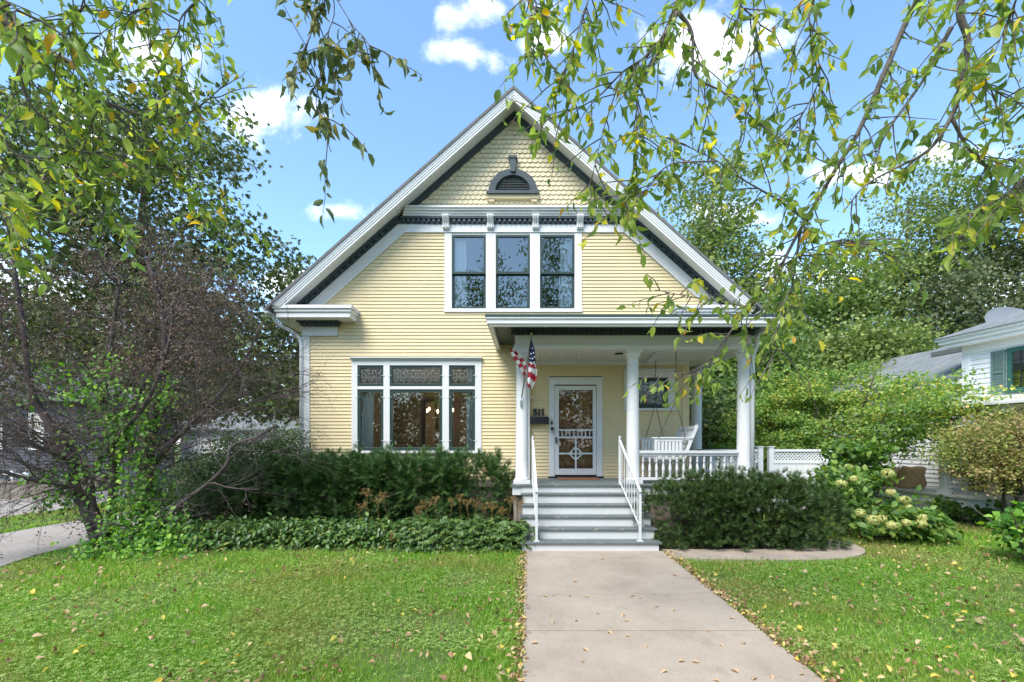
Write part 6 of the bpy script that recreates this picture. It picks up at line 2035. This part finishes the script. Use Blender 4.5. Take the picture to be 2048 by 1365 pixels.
left_limbs = [
    ([(-40, 20, 3.3), (78, 94, 3.35), (145, 129, 3.4), (176, 168, 3.45), (211, 203, 3.5), (300, 235, 3.6), (380, 225, 3.65), (455, 165, 3.7)], .055, [lf, (-4.4, 2.3, 4.9)], .85),
    ([(211, 203, 3.5), (260, 260, 3.6), (330, 330, 3.7), (380, 390, 3.8), (450, 420, 3.85)], .02, [], .9),
    ([(200, 195, 3.5), (180, 260, 3.5), (150, 330, 3.55), (110, 350, 3.6)], .015, [], .9),
    ([(25, 40, 3.2), (39, 148, 3.25), (62, 211, 3.3), (121, 266, 3.4), (165, 330, 3.5), (220, 420, 3.6), (235, 455, 3.6)], .022, [(-4.0, 2.6, 5.2)], .8),
    ([(290, -30, 3.3), (265, 25, 3.35), (234, 43, 3.4), (180, 86, 3.4)], .016, [(-3.3, 2.6, 5.4)], .85),
    ([(385, -30, 3.4), (359, 43, 3.4), (363, 117, 3.45), (363, 150, 3.5), (350, 190, 3.5)], .014, [(-2.6, 2.8, 5.5)], .8),
    ([(150, -30, 3.2), (140, 50, 3.25), (110, 130, 3.3)], .014, [(-3.6, 2.6, 5.2)], .9),
    ([(-40, 240, 3.1), (20, 300, 3.15), (90, 350, 3.2), (60, 420, 3.2)], .014, [(-4.3, 2.6, 4.0)], .7),
    ([(-30, 380, 2.9), (5, 430, 2.9), (15, 460, 2.9)], .010, [(-4.3, 2.4, 3.6)], .9),
    ([(300, 235, 3.6), (330, 180, 3.6), (300, 110, 3.6), (320, 60, 3.6)], .012, [], .8),
    ([(330, 330, 3.7), (280, 340, 3.7), (240, 300, 3.7)], .010, [], .9),
    ([(-30, -20, 1.9), (10, 30, 1.9), (20, 70, 1.9)], .008, [(-3.2, 1.5, 4.0)], .5),
]
near_tree('cherry_tree', 'close leafy tree whose green boughs hang in from the upper left corner', (-4.6, 1.0, 0), lf, left_limbs, 92, M['leaf_front'], .078, 'close trees framing the view',
          [(-3.4, 2.2, 5.9, 1.0, .8, .4, 160), (-5.2, 2.0, 5.4, .7, 1.0, .8, 300)], 1.0, (6, 10))
hang = [([(660, -30, 3.4), (656, 70, 3.4), (650, 129, 3.42), (632, 203, 3.45), (645, 250, 3.45), (662, 305, 3.45)], .009, [(-2.8, 1.6, 5.6), (-1.7, 2.8, 5.9)], .5),
        ([(648, -30, 3.4), (625, 60, 3.4), (607, 110, 3.4), (612, 150, 3.4)], .005, [], .45),
        ([(668, -10, 3.4), (705, 50, 3.4), (735, 85, 3.4), (742, 115, 3.4)], .004, [], .45)]
hb = near_tree('cherry_tree', 'close tree whose single thin sprig hangs against open sky left of the gable', (-3.4, .2, 0), (-3.0, .8, 4.8), hang, 93, M['leaf_back'], .095, 'close trees framing the view', [(-2.2, 1.4, 6.2, .9, .8, .4, 80)], 1.0, (6, 9))

# ---- the row of trees across the street, mirrored in the windows
r = np.random.default_rng(7)
wn = MB(); rr = random.Random(77); cl = []
for x, h in ((-21, 15), (-14, 14), (-8.5, 16.5), (-3.2, 14.8), (1.5, 17.5), (6.5, 15), (13, 16.5), (20, 14)):
    y = -18 + rr.uniform(-1.5, 1.5)
    wn.tube([(x, y, -.1), (x + .2, y, h * .4), (x, y, h * .8)], [.28, .2, .08], 8)
    d = rnd_unit(r, 130)
    h *= 1.18; cl.append(np.array([x, y, h * .56]) + d * np.array([3.1, 2.8, h * .42]) * (.45 + .6 * r.random((130, 1))))
lo = 900                                                    # low foliage added under them to darken the reflection in the windows
cl.append(np.stack([-24 + 48 * r.random(lo), -15.5 - 3 * r.random(lo), .3 + 5.2 * r.random(lo) ** 1.3], 1))
cl = np.concatenate(cl); n = len(cl) * 60
C = np.repeat(cl, 60, 0) + r.normal(size=(n, 3)) * .5
row = bulk('street_trees', T4, C, rnd_unit(r, n), rnd_unit(r, n), .20 + .12 * r.random(n), .14, M['wood2'])
tag(row, kind='stuff')
tr_ = wn.build('trunks', M['bark'], row)
